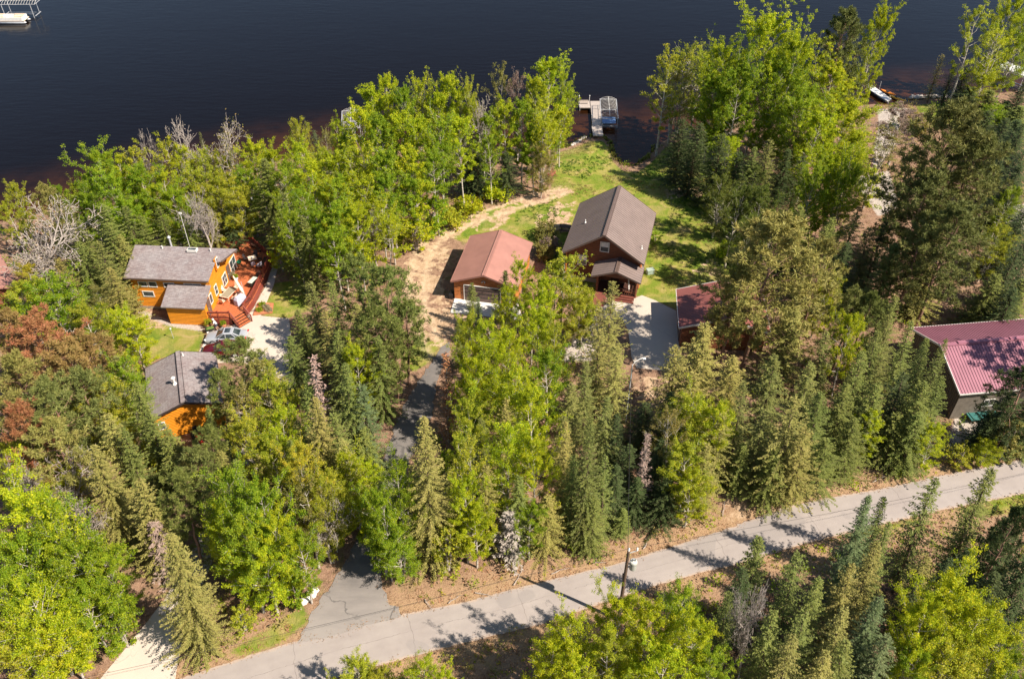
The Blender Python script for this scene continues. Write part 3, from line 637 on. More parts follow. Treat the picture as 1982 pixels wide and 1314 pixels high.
def road_mat():
    t = NT('road_surface'); ac = t.n('ShaderNodeAttribute', attribute_name='across').outputs['Fac']; al = t.n('ShaderNodeAttribute', attribute_name='along').outputs['Fac']
    n1 = t.noise(.35, 6, .6); n2 = t.noise(16, 5, .75); n3 = t.noise(1.4, 6, .7); n4 = t.noise(.9, 3, .6)
    c = t.ramp(n1, [(.3, (.30,.262,.245)), (.7, (.38,.34,.315))])
    wob = t.math('MULTIPLY_ADD', t.math('SUBTRACT', n4, .5), .10, ac)
    band = t.ramp(wob, [(0, (.0,)*3), (.14, (.15,)*3), (.22, (1,)*3), (.30, (.2,)*3), (.40, (.9,)*3), (.5, (.1,)*3), (.60, (.9,)*3), (.70, (.2,)*3), (.79, (1,)*3), (.88, (.1,)*3)])
    c = t.mix(t.math('MULTIPLY', band, .16), c, (.22,.195,.185)); c = t.mix(t.math('MULTIPLY', n3, .35), c, (.45,.40,.37)); c = t.mix(t.math('MULTIPLY', n2, .4), c, (.24,.21,.20))
    ed = t.ramp(t.math('MULTIPLY_ADD', t.math('SUBTRACT', n3, .5), .12, ac), [(0, (1,)*3), (.07, (0,)*3), (.94, (0,)*3), (1, (1,)*3)]); c = t.mix(t.math('MULTIPLY', ed, .7), c, (.46,.34,.25))
    w2 = t.math('MULTIPLY_ADD', t.math('SUBTRACT', t.noise(1.8, 5, .7), .5), .05, ac); seam = t.math('LESS_THAN', t.math('ABSOLUTE', t.math('SUBTRACT', w2, .56)), .0035); c = t.mix(t.math('MULTIPLY', seam, t.ramp(n1, [(.4, (.1,)*3), (.55, (.7,)*3)])), c, (.12,.10,.095))
    w3 = t.math('FRACT', t.math('DIVIDE', t.math('MULTIPLY_ADD', t.math('SUBTRACT', t.noise(1.2, 2, .5), .5), .5, al), 9.3)); tc = t.math('LESS_THAN', w3, .005); c = t.mix(t.math('MULTIPLY', tc, .45), c, (.12,.10,.095))
    pt = t.ramp(t.noise(.16, 2, .4), [(.60, (0,)*3), (.61, (.5,)*3)]); c = t.mix(pt, c, (.26,.235,.225))
    t.base(c); t.set(.92); t.b.inputs['Specular IOR Level'].default_value = .25; t.bump(n2, .4, .012); return t.m
nS, nA = 460, 13; U = resample(road_up, nS); Lw = resample(road_lo, nS); rsr = np.random.RandomState(4); ud = (U-Lw)/np.linalg.norm(U-Lw, axis=1, keepdims=True); U = U+ud*rsr.normal(0, .07, (nS, 1)); Lw = Lw+ud*rsr.normal(0, .07, (nS, 1))
ta = np.linspace(0, 1, nA); G3 = (Lw[:, None]*(1-ta)[None, :, None]+U[:, None]*ta[None, :, None]); crown = .03+.05*(1-(2*ta-1)**2)
RV = np.concatenate([G3.reshape(-1, 2), np.tile(crown, nS)[:, None]], 1); RI = np.arange(nS*nA).reshape(nS, nA)
rme = np_mesh('road', RV, np.stack([RI[:-1, :-1].ravel(), RI[1:, :-1].ravel(), RI[1:, 1:].ravel(), RI[:-1, 1:].ravel()], 1), road_mat(), smooth=True)
rdv = (Lw[-1]-Lw[0])/np.linalg.norm(Lw[-1]-Lw[0])
for nm, v in (('across', np.tile(ta, nS)), ('along', RV[:, :2] @ rdv+500)): a = rme.attributes.new(nm, 'FLOAT', 'POINT'); a.data.foreach_set('value', v.astype(np.float32))
tag(link(bpy.data.objects.new('road', rme)), kind='structure'); HARD.append(road_poly)
# worn mouth of the asphalt driveway and the driveway itself
slab('driveway', dense([(875,660),(868,692),(852,722),(842,762),(836,805),(815,850),(800,884),(778,930),(760,985),(742,1040),(735,1085),(742,1140),(775,1194),(700,1214),(620,1238),(576,1245),(600,1196),(626,1152),(650,1120),(672,1085),(694,1030),(714,970),(732,920),(750,870),(764,825),(782,785),(806,745),(832,706),(852,672)], .1, .45, 2), -.05, .045, M['old_asphalt'], kind='structure')
slab('driveway', dense([(180,1330),(262,1232),(318,1160),(356,1100),(398,1010),(440,920),(478,850),(512,780),(524,740),(556,752),(548,800),(510,880),(470,960),(430,1050),(392,1130),(362,1200),(348,1262),(340,1314),(330,1318),(250,1342)], .03, .9, 3), -.05, .036, M['concrete'], kind='structure')
slab('driveway', dense([(372,706),(396,662),(404,640),(440,636),(470,618),(486,604),(505,612),(560,617),(566,680),(584,742),(560,760),(520,745),(470,700)], .01, 1.2, 4), -.05, .05, M['concrete'], kind='structure')
slab('path', dense([(486,604),(516,552),(526,520),(530,492),(540,494),(537,520),(530,552),(505,612)], .02, .9, 5), -.05, .046, M['concrete'], kind='structure')
slab('driveway', dense([(1168,592),(1185,583),(1230,577),(1242,572),(1268,582),(1312,604),(1316,660),(1316,722),(1268,716),(1232,712),(1222,690),(1216,640),(1204,618),(1168,600)], .01, 1.2, 6), -.05, .05, M['concrete'], kind='structure')
slab('apron', dense([(880,579),(1002,585),(1012,622),(872,606)], .0, 5, 7), -.05, .12, M['fresh_concrete'], kind='structure')
# ---------------------------------------------------------------- buildings
def loc_(p, c, a): dx, dy = p[0]-c[0], p[1]-c[1]; return Vector((math.cos(a)*dx+math.sin(a)*dy, -math.sin(a)*dx+math.cos(a)*dy, p[2]))
def on_wall(px, c, a, axis, val):
    o = loc_((0, 0, CAMH), c, a); q = loc_(at(*px, 0), c, a); t = (val-o[axis])/(q[axis]-o[axis]); return o+(q-o)*t
def roof_slab(bm, pts, th, m=0):
    """4 corner points (3d) of a roof plane, thickened downwards"""
    k = len(bm.v); bm.v += [tuple(p) for p in pts]+[(p[0], p[1], p[2]-th) for p in pts]
    for q in ((0,1,2,3),(7,6,5,4),(0,4,5,1),(1,5,6,2),(2,6,7,3),(3,7,4,0)): bm.f.append(tuple(k+i for i in q)); bm.m.append(m)
def gable_roof(root, w, l, ze, zr, mat, th=.14, ribs=0, cap=None, trim=None, off=(0, 0), rib_h=.035, rib_w=.05, name='roof', shift=0.):
    ox, oy = off; bm = MB()
    for s in (-1, 1):
        e0 = (ox+s*w/2, oy-l/2, ze); e1 = (ox+s*w/2, oy+l/2, ze); r0 = (ox+shift, oy-l/2, zr); r1 = (ox+shift, oy+l/2, zr)
        pts = [e0, r0, r1, e1] if s < 0 else [e0, e1, r1, r0]
        roof_slab(bm, pts, th)
        if ribs:
            n = int(l/ribs)
            for i in range(1, n):
                y = oy-l/2+l*i/n; bm.beam((ox+s*w/2, y, ze+rib_h*.4), (ox+shift+s*.12, y, zr+rib_h*.4-.12*abs(zr-ze)/(w/2)), rib_w, rib_h)
    o = bm.build(name, mat, root)
    if cap:
        c = MB(); sl = (zr-ze)/(w/2)
        for s in (-1, 1): c.beam((ox+shift+s*.11, oy-l/2-.01, zr-.11*sl+.04), (ox+shift+s*.11, oy+l/2+.01, zr-.11*sl+.04), .24, .05)
        c.build('ridge_cap', cap, o)
    if trim:
        c = MB()
        for s in (-1, 1):
            for e in (-1, 1): c.beam((ox+s*(w/2), oy+e*(l/2+.02), ze-th*.6), (ox+shift+s*.01, oy+e*(l/2+.02), zr-th*.6), .05, .22)
            c.beam((ox+s*(w/2+.02), oy-l/2, ze-th*.6), (ox+s*(w/2+.02), oy+l/2, ze-th*.6), .05, .16)
        c.build('fascia', trim, o)
    return o
def gable_walls(root, x0, x1, y0, y1, z0, ze, zr, mat, name='wall', slope=None):
    """walls with pentagon gable ends; ze/zr: underside heights at the wall line and at the ridge"""
    bm = MB(); xm = (x0+x1)/2
    for y, fl in ((y0, 1), (y1, 0)):
        p = [(x0, y, z0), (x1, y, z0), (x1, y, ze), (xm, y, zr), (x0, y, ze)]; bm.face(p if fl else p[::-1])
    bm.face([(x0, y1, z0), (x0, y0, z0), (x0, y0, ze), (x0, y1, ze)]); bm.face([(x1, y0, z0), (x1, y1, z0), (x1, y1, ze), (x1, y0, ze)])
    return bm.build(name, mat, root)
def window(root, c, wd, ht, face, panes=(1, 1), frame='white_trim', depth=.07, sash=None):
    """face: unit normal axis 'x+','x-','y-','y+' ; c on the wall surface"""
    n = {'x+': (1,0), 'x-': (-1,0), 'y-': (0,-1), 'y+': (0,1)}[face]; t = (-n[1], n[0]); cx, cy, cz = c
    def P(u, v, d): return (cx+t[0]*u+n[0]*d, cy+t[1]*u+n[1]*d, cz+v)
    f = MB(); fw = .09
    for u0, u1, v0, v1 in ((-wd/2-fw, wd/2+fw, -ht/2-fw, -ht/2), (-wd/2-fw, wd/2+fw, ht/2, ht/2+fw), (-wd/2-fw, -wd/2, -ht/2, ht/2), (wd/2, wd/2+fw, -ht/2, ht/2)):
        d = abs(u1-u0), depth, abs(v1-v0); q = P((u0+u1)/2, (v0+v1)/2, depth/2-.01)
        f.box(q, (d[0] if n[0] == 0 else depth, depth if n[0] == 0 else d[0], d[2]))
    for i in range(1, panes[0]):
        u = -wd/2+wd*i/panes[0]; q = P(u, 0, depth/2-.015); f.box(q, (.055 if n[0] == 0 else depth*.8, depth*.8 if n[0] == 0 else .055, ht))
    for i in range(1, panes[1]):
        v = -ht/2+ht*i/panes[1]; q = P(0, v, depth/2-.02); f.box(q, (wd if n[0] == 0 else depth*.7, depth*.7 if n[0] == 0 else wd, .05))
    o = f.build('window', M[frame], root)
    g = MB(); g.box(P(0, 0, .012), (wd if n[0] == 0 else .03, .03 if n[0] == 0 else wd, ht)); g.build('pane', M['window_glass'], o)
    if sash:
        b = MB(); b.box(P(0, ht*.25, .034), (wd*.94 if n[0] == 0 else .012, .012 if n[0] == 0 else wd*.94, ht*.44)); b.build('blind', M['white_paint'], o)
    return o

# ---- log house with brown metal roof
cH = (12.3, 88.45); aH = -.25; HZE, HZR = 4.5, 7.87
hw, hl = 9.98, 11.84
house = empty('log_house', (cH[0], cH[1], 0), aH, 'log house with brown ribbed metal gable roof and covered front porch', 'house')
gable_walls(house, -4.55, 4.55, -4.75, 5.4, 0, HZE+.14, HZR-.16, M['log_red'])
fnd = MB(); fnd.box((0, .33, .3), (9.16, 10.2, .62)); fnd.build('foundation', M['concrete_foundation'], house)
gable_roof(house, hw, hl, HZE, HZR, M['roof_brown'], .14, .42, M['brown_trim'], M['brown_trim'], rib_h=.05, rib_w=.07)
for px, ww, hh_ in (((1170.5, 478), .95, 1.25), ((1127, 503), .95, 1.25)):
    p = on_wall(px, cH, aH, 1, -4.75); window(house, (p.x, -4.75, p.z), ww, hh_, 'y-', (1, 2), 'white_trim', .08, True)
for y in (-2.5, .5, 3.4):
    window(house, (4.55, y, 2.2), .95, 1.2, 'x+', (1, 2)); window(house, (-4.55, y, 2.2), .95, 1.2, 'x-', (1, 2))
window(house, (-1.5, 5.4, 2.2), 1.6, 1.3, 'y+', (2, 1)); window(house, (1.5, 5.4, 5.2), 1.2, 1.2, 'y+', (2, 1))
for sx in (-1, 1):
    lg = MB()
    for k in range(15): lg.tube((sx*4.55, -4.97, .3+k*.28), (sx*4.55, -4.45, .3+k*.28), .11, n=7)
    lg.build('log_corner', M['log_orange'], house)
for px, z in (((1133.7, 420), 6.6), ((1243, 473), 5.6)):
    p = loc_(at(*px, z), cH, aH); zz = HZR-abs(p.x)*(HZR-HZE)/(hw/2)
    v = MB(); v.tube((p.x, p.y, zz-.1), (p.x, p.y, zz+.45), .06); v.lathe((p.x, p.y, zz), [(.14, 0), (.1, .12), (.06, .2)], 8); v.build('vent_pipe', M['white_paint'], house)
# porch
pr_ = gable_roof(house, 5.95, 3.35, 3.15, 4.3, M['roof_brown'], .12, .42, M['brown_trim'], M['brown_trim'], off=(2.0, -6.2), rib_h=.05, rib_w=.07, name='porch_roof')
pg = MB(); pg.face([(-.7, -7.55, 3.2), (4.7, -7.55, 3.2), (2., -7.55, 4.12)]); pg.face([(4.7, -7.5, 3.2), (-.7, -7.5, 3.2), (2., -7.5, 4.12)]); pg.build('porch_gable', M['log_red'], house)
fl_ = MB(); fl_.box((2.1, -5.95, .52), (4.9, 2.3, .14)); fl_.build('porch_floor', M['dark_wood'], house)
for x, y in ((-.25, -7.0), (4.45, -7.0), (-.25, -4.95), (4.45, -4.95)):
    p = MB(); p.tube((x, y, .3), (x, y, 3.1), .13, n=8); p.build('porch_post', M['log_red'], house)
bmz = MB(); bmz.beam((-.5, -7.2, 3.08), (4.75, -7.2, 3.08), .2, .22); bmz.build('porch_beam', M['log_red'], house)
rl = MB()
for z in (.95, 1.35): rl.tube((1.4, -7.0, z), (4.45, -7.0, z), .05); rl.tube((4.45, -7.0, z), (4.45, -4.9, z), .05); rl.tube((-.25, -7.0, z), (-.25, -4.9, z), .05)
for i in range(13): rl.tube((1.4+i*.25, -7.0, .6), (1.4+i*.25, -7.0, 1.35), .03)
for i in range(8): rl.tube((4.45, -6.8+i*.25, .6), (4.45, -6.8+i*.25, 1.35), .03)
rl.build('porch_railing', M['log_red'], house)
st = MB(); 
for k in range(3): st.box((2.95, -7.25-.3*k, .44-.15*k), (2.9, .32, .07)); st.box((2.95, -7.12-.3*k, .36-.15*k), (2.9, .04, .14))
st.build('porch_steps', M['ramp_boards'], house)
rp = MB(); k = len(rp.v)
roof_slab(rp, [(-.35, -9.3, .10), (1.05, -9.3, .10), (1.05, -7.0, .6), (-.35, -7.0, .6)], .08); rp.build('porch_ramp', M['ramp_boards'], house)
dr_ = MB(); dr_.box((1.6, -4.78, 1.6), (1.0, .07, 2.05)); d_ = dr_.build('door', M['dark_wood'], house); h_ = MB(); h_.box((1.95, -4.84, 1.55), (.05, .06, .2)); h_.build('handle', M['galvanised'], d_)
pp_ = MB(); pp_.tube((3.55, -6.1, .6), (3.2, -5.5, 3.0), .09, n=7); pp_.build('porch_brace', M['white_trim'], house)

# ---- garage with rose metal roof
cG = (-2.35, 84.45); aG = -.2
gar = empty('garage', (cG[0], cG[1], 0), aG, 'orange log garage with smooth rose-red gable roof and wide brown door', 'garage')
gable_walls(gar, -3.75, 3.75, -4.6, 4.6, 0, 3.0, 4.2, M['log_orange'])
gable_roof(gar, 8.09, 9.92, 2.9, 4.32, M['roof_rose'], .12, .0, M['roof_rose'], M['roof_rose'])
fr_ = MB()
gd = MB(); gd.box((-.3, -4.63, 1.2), (4.4, .08, 2.3)); gdo = gd.build('garage_door', M['garage_door_brown'], gar)
for k in range(4):
    pass
tr_ = MB()
for x in (-2.53, 1.93): tr_.box((x, -4.66, 1.25), (.07, .12, 2.45))
tr_.box((-.3, -4.66, 2.4), (4.5, .13, .08)); tr_.build('door_frame', M['white_trim'], gar)
lp = MB(); 
for s in (-.16, .16): lp.lathe((s-.1, -4.72, 3.15), [(.03, .12), (.07, .06), (.09, -.08)], 8)
lp.box((-.1, -4.64, 3.22), (.16, .06, .12)); lp.build('lamp', M['galvanised'], gar)
dk = MB(); dk.box((2.9, -4.63, 1.1), (.9, .08, 2.05)); dk.build('side_door', M['white_paint'], gar)
window(gar, (3.75, 0, 1.6), .9, .7, 'x+', (2, 1)); window(gar, (-3.75, 0, 1.6), .9, .7, 'x-', (2, 1))
gt = MB(); gt.box((-4.25, -4.3, .35), (.5, .9, .7), .1); gt.lathe((-4.25, -4.3, .7), [(.2, 0), (.18, .3), (.05, .34)], 8)
tag(gt.build('trash_bin', M['black_metal'], None, loc=(0,0,0)), 'small dark bin in the shade at the garage left corner', 'bin'); bpy.data.objects['trash_bin'].location = (cG[0], cG[1], 0); bpy.data.objects['trash_bin'].rotation_euler.z = aG

# ---- small building with red-brown roof behind the big pine
cS = (23.85, 74.6); aS = -.105
sb = empty('outbuilding', (cS[0], cS[1], 0), aS, 'outbuilding with reddish brown roof half hidden by a big pine beside the concrete pad', 'building')
gable_walls(sb, -4.6, 4.6, -3.2, 3.2, 0, 3.0, 4.5, M['log_red'])
gable_roof(sb, 10.0, 7.1, 3.0, 4.65, M['roof_red_small'], .12, .28, M['roof_red_small'], M['white_trim'], rib_h=.02, rib_w=.05)
sd_ = MB(); sd_.box((-4.63, -1.0, 1.15), (.08, 2.7, 2.3)); sd_.build('garage_door', M['garage_door_brown'], sb)
window(sb, (-4.6, 2.1, 1.6), .7, .8, 'x-', (1, 1))

# ---- steel building with maroon roof at the right edge
aP = R(-83.3); cP = (43.95+12*math.cos(R(6.7)), 65.15+12*math.sin(R(6.7)))
pb = empty('pole_barn', (cP[0], cP[1], 0), aP, 'long steel shed with ribbed maroon roof and white edge trim', 'building')
gable_walls(pb, -4.8, 4.8, -11.5, 11.5, 0, 4.0, 5.85, M['steel_siding'])
gable_roof(pb, 10.45, 24, 4.0, 6.0, M['roof_maroon'], .1, .31, None, M['white_trim'], rib_h=.05, rib_w=.06)
for y in (-7.6, -1.9, 3.8, 9.5):
    c = MB(); c.box((-.06, y, 6.1), (.42, 5.0, .14)); c.build('ridge_vent', M['maroon_trim'] if False else M['roof_maroon'], pb)
c = MB(); c.beam((0, -12, 6.03), (0, 12, 6.03), .5, .05); c.build('ridge_cap', M['roof_maroon'], pb)
d = MB(); d.box((4.84, 3.0, 1.6), (.08, 3.2, 3.1)); d.build('sliding_door', M['white_trim'], pb)
for y in (-8, -3): window(pb, (4.8, y, 2.0), 1.0, .8, 'x+', (2, 1))
# trailer with stacked things under its front wall
tl = empty('flat_trailer', tuple(at(1905, 808, 0)), R(8), 'dark green flat trailer standing under the maroon-roofed shed wall', 'trailer')
b = MB(); b.box((0, 0, .62), (4.2, 1.5, .14))
for k in range(5): b.box((-1.8+k*.9, 0, .72), (.12, 1.5, .08))
b.build('bed', M['teal_metal'], tl)
for sx in (-.5, .5):
    for sy in (-.8, .8):
        q = MB(); q.tube((sx, sy-.09, .32), (sx, sy+.09, .32), .32, n=14); q.build('wheel', M['rubber'], tl)
b = MB(); b.beam((2.1, .5, .5), (3.3, 0, .45), .08, .08); b.beam((2.1, -.5, .5), (3.3, 0, .45), .08, .08); b.build('drawbar', M['teal_metal'], tl)

# ---- yellow house
cY = (-39.6, 82.); aY = -.07
yh = empty('yellow_house', (cY[0], cY[1], 0), aY, 'yellow-orange clapboard house with grey shingle roof and red deck', 'house')
ym = M['clapboard_orange']; x0, x1, y0, y1 = -4.75, 4.75, -3.4, 4.6; SL = .35; YP, ZP = .65, 6.31
RZ = lambda y: ZP-(SL*(YP-y) if y < YP else .8*(y-YP))
wb = MB()
wb.face([(x0, y0, .35), (x1, y0, .35), (x1, y0, RZ(y0)-.15), (x0, y0, RZ(y0)-.15)])
for x, fl in ((x1, 1), (x0, 0)):
    p = [(x, y0, .35), (x, y1, .35), (x, y1, RZ(y1)-.15), (x, YP, ZP-.15), (x, y0, RZ(y0)-.15)]; wb.face(p if fl else p[::-1])
wb.face([(x1, y1, .35), (x0, y1, .35), (x0, y1, RZ(y1)-.15), (x1, y1, RZ(y1)-.15)]); wb.build('wall', ym, yh)
b = MB(); b.box((0, .6, .18), (9.54, 8.04, .36)); b.build('foundation', M['concrete_foundation'], yh)
rf = MB()
for pl in ([(-5.2, -3.8), (4.85, -3.8), (4.98, -1.3), (5.7, -1.05), (7.15, YP), (-5.2, YP)], [(-5.2, YP), (7.15, YP), (5.7, 2.35), (4.98, 2.6), (4.9, 5.0), (-5.2, 5.0)]):
    k = len(rf.v); n = len(pl); rf.v += [(x, y, RZ(y)) for x, y in pl]+[(x, y, RZ(y)-.14) for x, y in pl]
    rf.f += [tuple(range(k, k+n)), tuple(range(k+2*n-1, k+n-1, -1))]; rf.m += [0, 0]
    for i in range(n): j = (i+1) % n; rf.f.append((k+i, k+n+i, k+n+j, k+j)); rf.m.append(0)
rfo = rf.build('roof', M['shingles'], yh)
b = MB(); b.beam((-5.2, -3.82, RZ(-3.8)-.12), (4.85, -3.82, RZ(-3.8)-.12), .04, .18); b.beam((5.7, -1.08, RZ(-1.05)-.1), (7.17, YP-.02, ZP-.1), .05, .2); b.build('fascia', M['brown_trim'], rfo)
b = MB(); b.box((4.98, -.9, 5.2), (.22, .8, 1.5)); b.build('parapet', ym, yh)
def ywin(px, wd, ht, panes, face='y-', val=None):
    ax = 1 if face[0] == 'y' else 0; v = val if val is not None else (y0 if ax else x1); p = on_wall(px, cY, aY, ax, v); p.z -= .12 if ax else 0; window(yh, tuple(p[:3]), wd, ht, face, panes)
ywin((276, 548), .95, .6, (1, 1)); ywin((295, 548.5), .85, .65, (1, 1)); ywin((327, 550), 1.15, .55, (1, 1)); ywin((373, 552), 1.9, .6, (2, 1)); ywin((287, 567), 1.2, .65, (1, 1))
ywin((408, 578), .6, 1.15, (1, 1), 'x+'); ywin((418, 561), .62, 1.2, (1, 2), 'x+'); ywin((434.5, 541), 1.15, 1.35, (2, 2), 'x+'); ywin((451, 514), 1.7, 2.0, (2, 2), 'x+'); ywin((420, 508), .45, 1.15, (1, 1), 'x+', 5.09)
for px, w_ in (((405.5, 596), .85), ((442.5, 528), .9)):
    p = on_wall(px, cY, aY, 0, x1); d = MB(); d.box((x1+.03, p.y, 1.95), (.07, w_, 2.05)); do = d.build('door', M['brown_trim'], yh)
    h = MB(); h.box((x1+.09, p.y-.3, 1.9), (.06, .05, .16)); h.build('handle', M['galvanised'], do)
# annex
ax0, ax1, ay0 = .1, x1-.02, -6.05
b = MB(); b.face([(ax0, ay0, 0), (ax1, ay0, 0), (ax1, ay0, 2.75), (ax0, ay0, 2.75)]); b.face([(ax0, y0, 0), (ax0, ay0, 0), (ax0, ay0, 2.75), (ax0, y0, 3.72)]); b.face([(ax1, ay0, 0), (ax1, y0, 0), (ax1, y0, 3.72), (ax1, ay0, 2.75)]); b.build('annex_wall', ym, yh)
b = MB(); roof_slab(b, [(ax0-.35, ay0-.35, 2.76), (ax1+.1, ay0-.35, 2.76), (ax1+.1, y0-.003, 3.88), (ax0-.35, y0-.003, 3.88)], .14); b.build('annex_roof', M['shingles'], yh)
# things on the roof
p = (2.0, .15)
b = MB(); b.box((1.95, .12, 6.28), (1.15, .6, .3)); s_ = b.build('skylight', M['white_trim'], yh); b = MB(); b.box((1.95, .1, 6.44), (.95, .4, .04)); b.build('pane', M['window_glass'], s_)
for x, y in ((-1.75, .3), (4.1, .2)):
    b = MB(); b.tube((x, y, RZ(y)-.1), (x, y, RZ(y)+.4), .07); b.build('vent_pipe', M['white_trim'], yh)
b = MB(); b.tube((-1.3, 1.6, 5.6), (-1.3, 1.6, 6.9), .11); b.lathe((-1.3, 1.6, 6.85), [(.2, 0), (.22, .12), (.06, .28)], 10); b.build('flue', M['galvanised'], yh)
b = MB(); b.tube((.6, 2.2, 5.3), (.6, 2.3, 9.9), .03); b.box((.6, 2.3, 9.9), (.35, .1, .22)); b.build('antenna_mast', M['white_trim'], yh)
# gravel strip edging: small landscape timber and satellite dish
# ---- deck
DZ = .9
dk = empty('deck', (-33.2, 83.0, 0), 0, 'red stained wooden deck with railings wrapped round the yellow house', 'deck')
def dl(p): return (p[0]+33.2, p[1]-83.0)
wall_r = lambda y: cY[0]+math.cos(aY)*x1-math.sin(aY)*(y-cY[1])
dpoly = [(-35.55, 75.75), (-32.65, 75.75), (-31.45, 77.2), (-31.0, 79.5), (-30.7, 84.2), (-30.55, 87.9), (-31.9, 89.4), (-33.5, 91.2), (-34.9, 91.7), (-35.6, 90.3), (-38.2, 90.4), (-38.2, 87.0), (-34.55, 86.75)]
b = MB(); b.prism([dl(p) for p in dpoly], DZ-.1, DZ); b.build('deck_floor', M['deck_boards'], dk)
b = MB(); 
for a, c in zip(dpoly[:11], dpoly[1:11]):
    if a == (-32.65, 75.75): continue
    b.beam((*dl(a), .42), (*dl(c), .42), .06, .84)
b.build('skirting', M['deck_red'], dk)
def rail(pts, top=.95, mat='deck_red', step=.14):
    b = MB()
    for a, c in zip(pts, pts[1:]):
        A = Vector((*dl(a), 0)); C = Vector((*dl(c), 0)); L = (C-A).length
        for z, wd, ht in ((DZ+top, .14, .05), (DZ+.12, .06, .08), (DZ+top-.12, .05, .07)): b.beam((A.x, A.y, z), (C.x, C.y, z), wd, ht)
        n = max(1, int(L/step))
        for i in range(1, n): q = A.lerp(C, i/n); b.box((q.x, q.y, DZ+top/2), (.035, .035, top-.1))
    o = b.build('railing', M[mat], dk)
    for p in pts:
        q = MB(); q.box((*dl(p), DZ+.5), (.11, .11, 1.1)); q.box((*dl(p), DZ+1.07), (.15, .15, .04)); q.build('rail_post', M['deck_red'], o)
ins = lambda p, d=(-.06, 0): (p[0]+d[0], p[1]+d[1])
rail([(-35.45, 75.8), (-34.1, 75.8), (-32.75, 75.8)]); rail([(-31.5, 77.3), (-31.07, 79.5), (-30.92, 81.6), (-30.8, 83.4)]); rail([(-30.78, 84.7), (-30.62, 87.85), (-31.95, 89.35), (-33.55, 91.1), (-34.9, 91.6), (-35.6, 90.3), (-36.9, 90.35), (-38.2, 90.35)])
u = Vector((math.sin(R(40)), -math.cos(R(40)), 0)); tdir = Vector((math.cos(R(40))*1.0, math.sin(R(40))*1.0, 0)); c0 = Vector((*dl((-32.05, 76.45)), 0))
t1 = (Vector((*dl((-31.45, 77.2)), 0))-Vector((*dl((-32.65, 75.75)), 0))).normalized(); n1 = Vector((t1.y, -t1.x, 0))
b = MB()
for k in range(4): q = c0+n1*(.16+.29*k); ang = math.atan2(t1.y, t1.x); b.box((q.x, q.y, DZ-.19-.19*k), (1.75, .27, .05), ang)
so_ = b.build('steps', M['deck_boards'], dk); b = MB()
for k in range(5): q2 = c0+n1*(.0+.29*k); b.box((q2.x, q2.y, DZ-.12-.19*k), (1.72, .035, .16), ang)
b.build('risers', M['dark_wood'], so_)
for s in (-.9, .9):
    a = c0+t1*s; e = a+n1*1.25; b = MB(); b.beam((a.x, a.y, DZ+.9), (e.x, e.y, .98), .1, .06); b.beam((a.x, a.y, DZ+.1), (e.x, e.y, .12), .05, .07)
    for i in range(8): q = a.lerp(e, (i+.5)/8); z_ = DZ+.1-.78*(i+.5)/8; b.beam((q.x, q.y, z_), (q.x, q.y, z_+.82), .035, .035)
    b.box((e.x, e.y, .52), (.11, .11, 1.04)); b.build('stair_railing', M['deck_red'], dk)
for (x, y, l_, rz) in ((-31.35, 84.0, 1.5, R(85)), (-33.0, 90.0, 2.2, R(-48)), (-31.25, 86.6, 2.2, R(88))):
    q = dl((x, y)); b = MB(); b.box((*q, DZ+.44), (l_, .42, .06), rz); 
    for s in (-.8, .8): b.box((q[0]+math.cos(rz)*s*l_/2, q[1]+math.sin(rz)*s*l_/2, DZ+.2), (.08, .36, .42), rz)
    b.build('bench', M['dark_wood'], dk)

# ---- brown-roofed cabin corner at the left edge
q = at(-48, 535, 3.2); lc = empty('cabin', (q.x, q.y, 0), R(38), 'cabin with pinkish brown roof cut by the left edge of the picture', 'house')
gable_walls(lc, -3, 3, -4, 4, 0, 2.7, 3.9, M['log_red']); gable_roof(lc, 7, 9, 2.7, 4.1, M['roof_rose'], .12, 0, M['roof_rose'], M['roof_rose'])

# ---- lower garage with shingle roof
cL = (-33.45, 61.97); aL = R(20.5)
lg_ = empty('garage', (cL[0], cL[1], 0), aL, 'orange garage with grey shingle roof among the spruces below the silver car', 'garage')
gable_walls(lg_, -3.2, 3.2, -3.6, 3.6, 0, 3.3, 4.45, ym); gable_roof(lg_, 7.1, 8.1, 3.35, 4.6, M['shingles'], .14, 0, None, M['dark_trim'])
b = MB(); b.box((0, 0, 4.63), (.42, 8.1, .06)); b.build('ridge_vent', M['shingles'], lg_)
b = MB(); b.box((-.24, 0, 4.64), (.05, 8.0, .05)); b.box((.24, 0, 4.64), (.05, 8.0, .05)); b.build('ridge_vent_edge', M['dark_trim'], lg_)
for px, z, h, r in (((340, 747), 4.1, .75, .16), ((355, 690), 4.3, .35, .07)):
    p = loc_(at(*px, z), cL, aL); zz = 4.6-abs(p.x)*1.25/3.55; b = MB(); b.tube((p.x, p.y, zz-.1), (p.x, p.y, zz+h), r*.6); b.lathe((p.x, p.y, zz), [(r*1.5, 0), (r, .15), (r*.6, .2)], 10)
    if h > .5: b.lathe((p.x, p.y, zz+h), [(.2, 0), (.22, .1), (.05, .24)], 10)
    b.build('vent_pipe', M['white_paint'], lg_)
window(lg_, (-2.6, -3.6, 1.9), .5, .8, 'y-', (1, 1)); window(lg_, (-3.2, 0, 1.8), .8, .7, 'x-', (2, 1))
b = MB(); b.box((3.24, 0, 1.2), (.08, 4.4, 2.3)); b.build('garage_door', M['white_paint'], lg_)
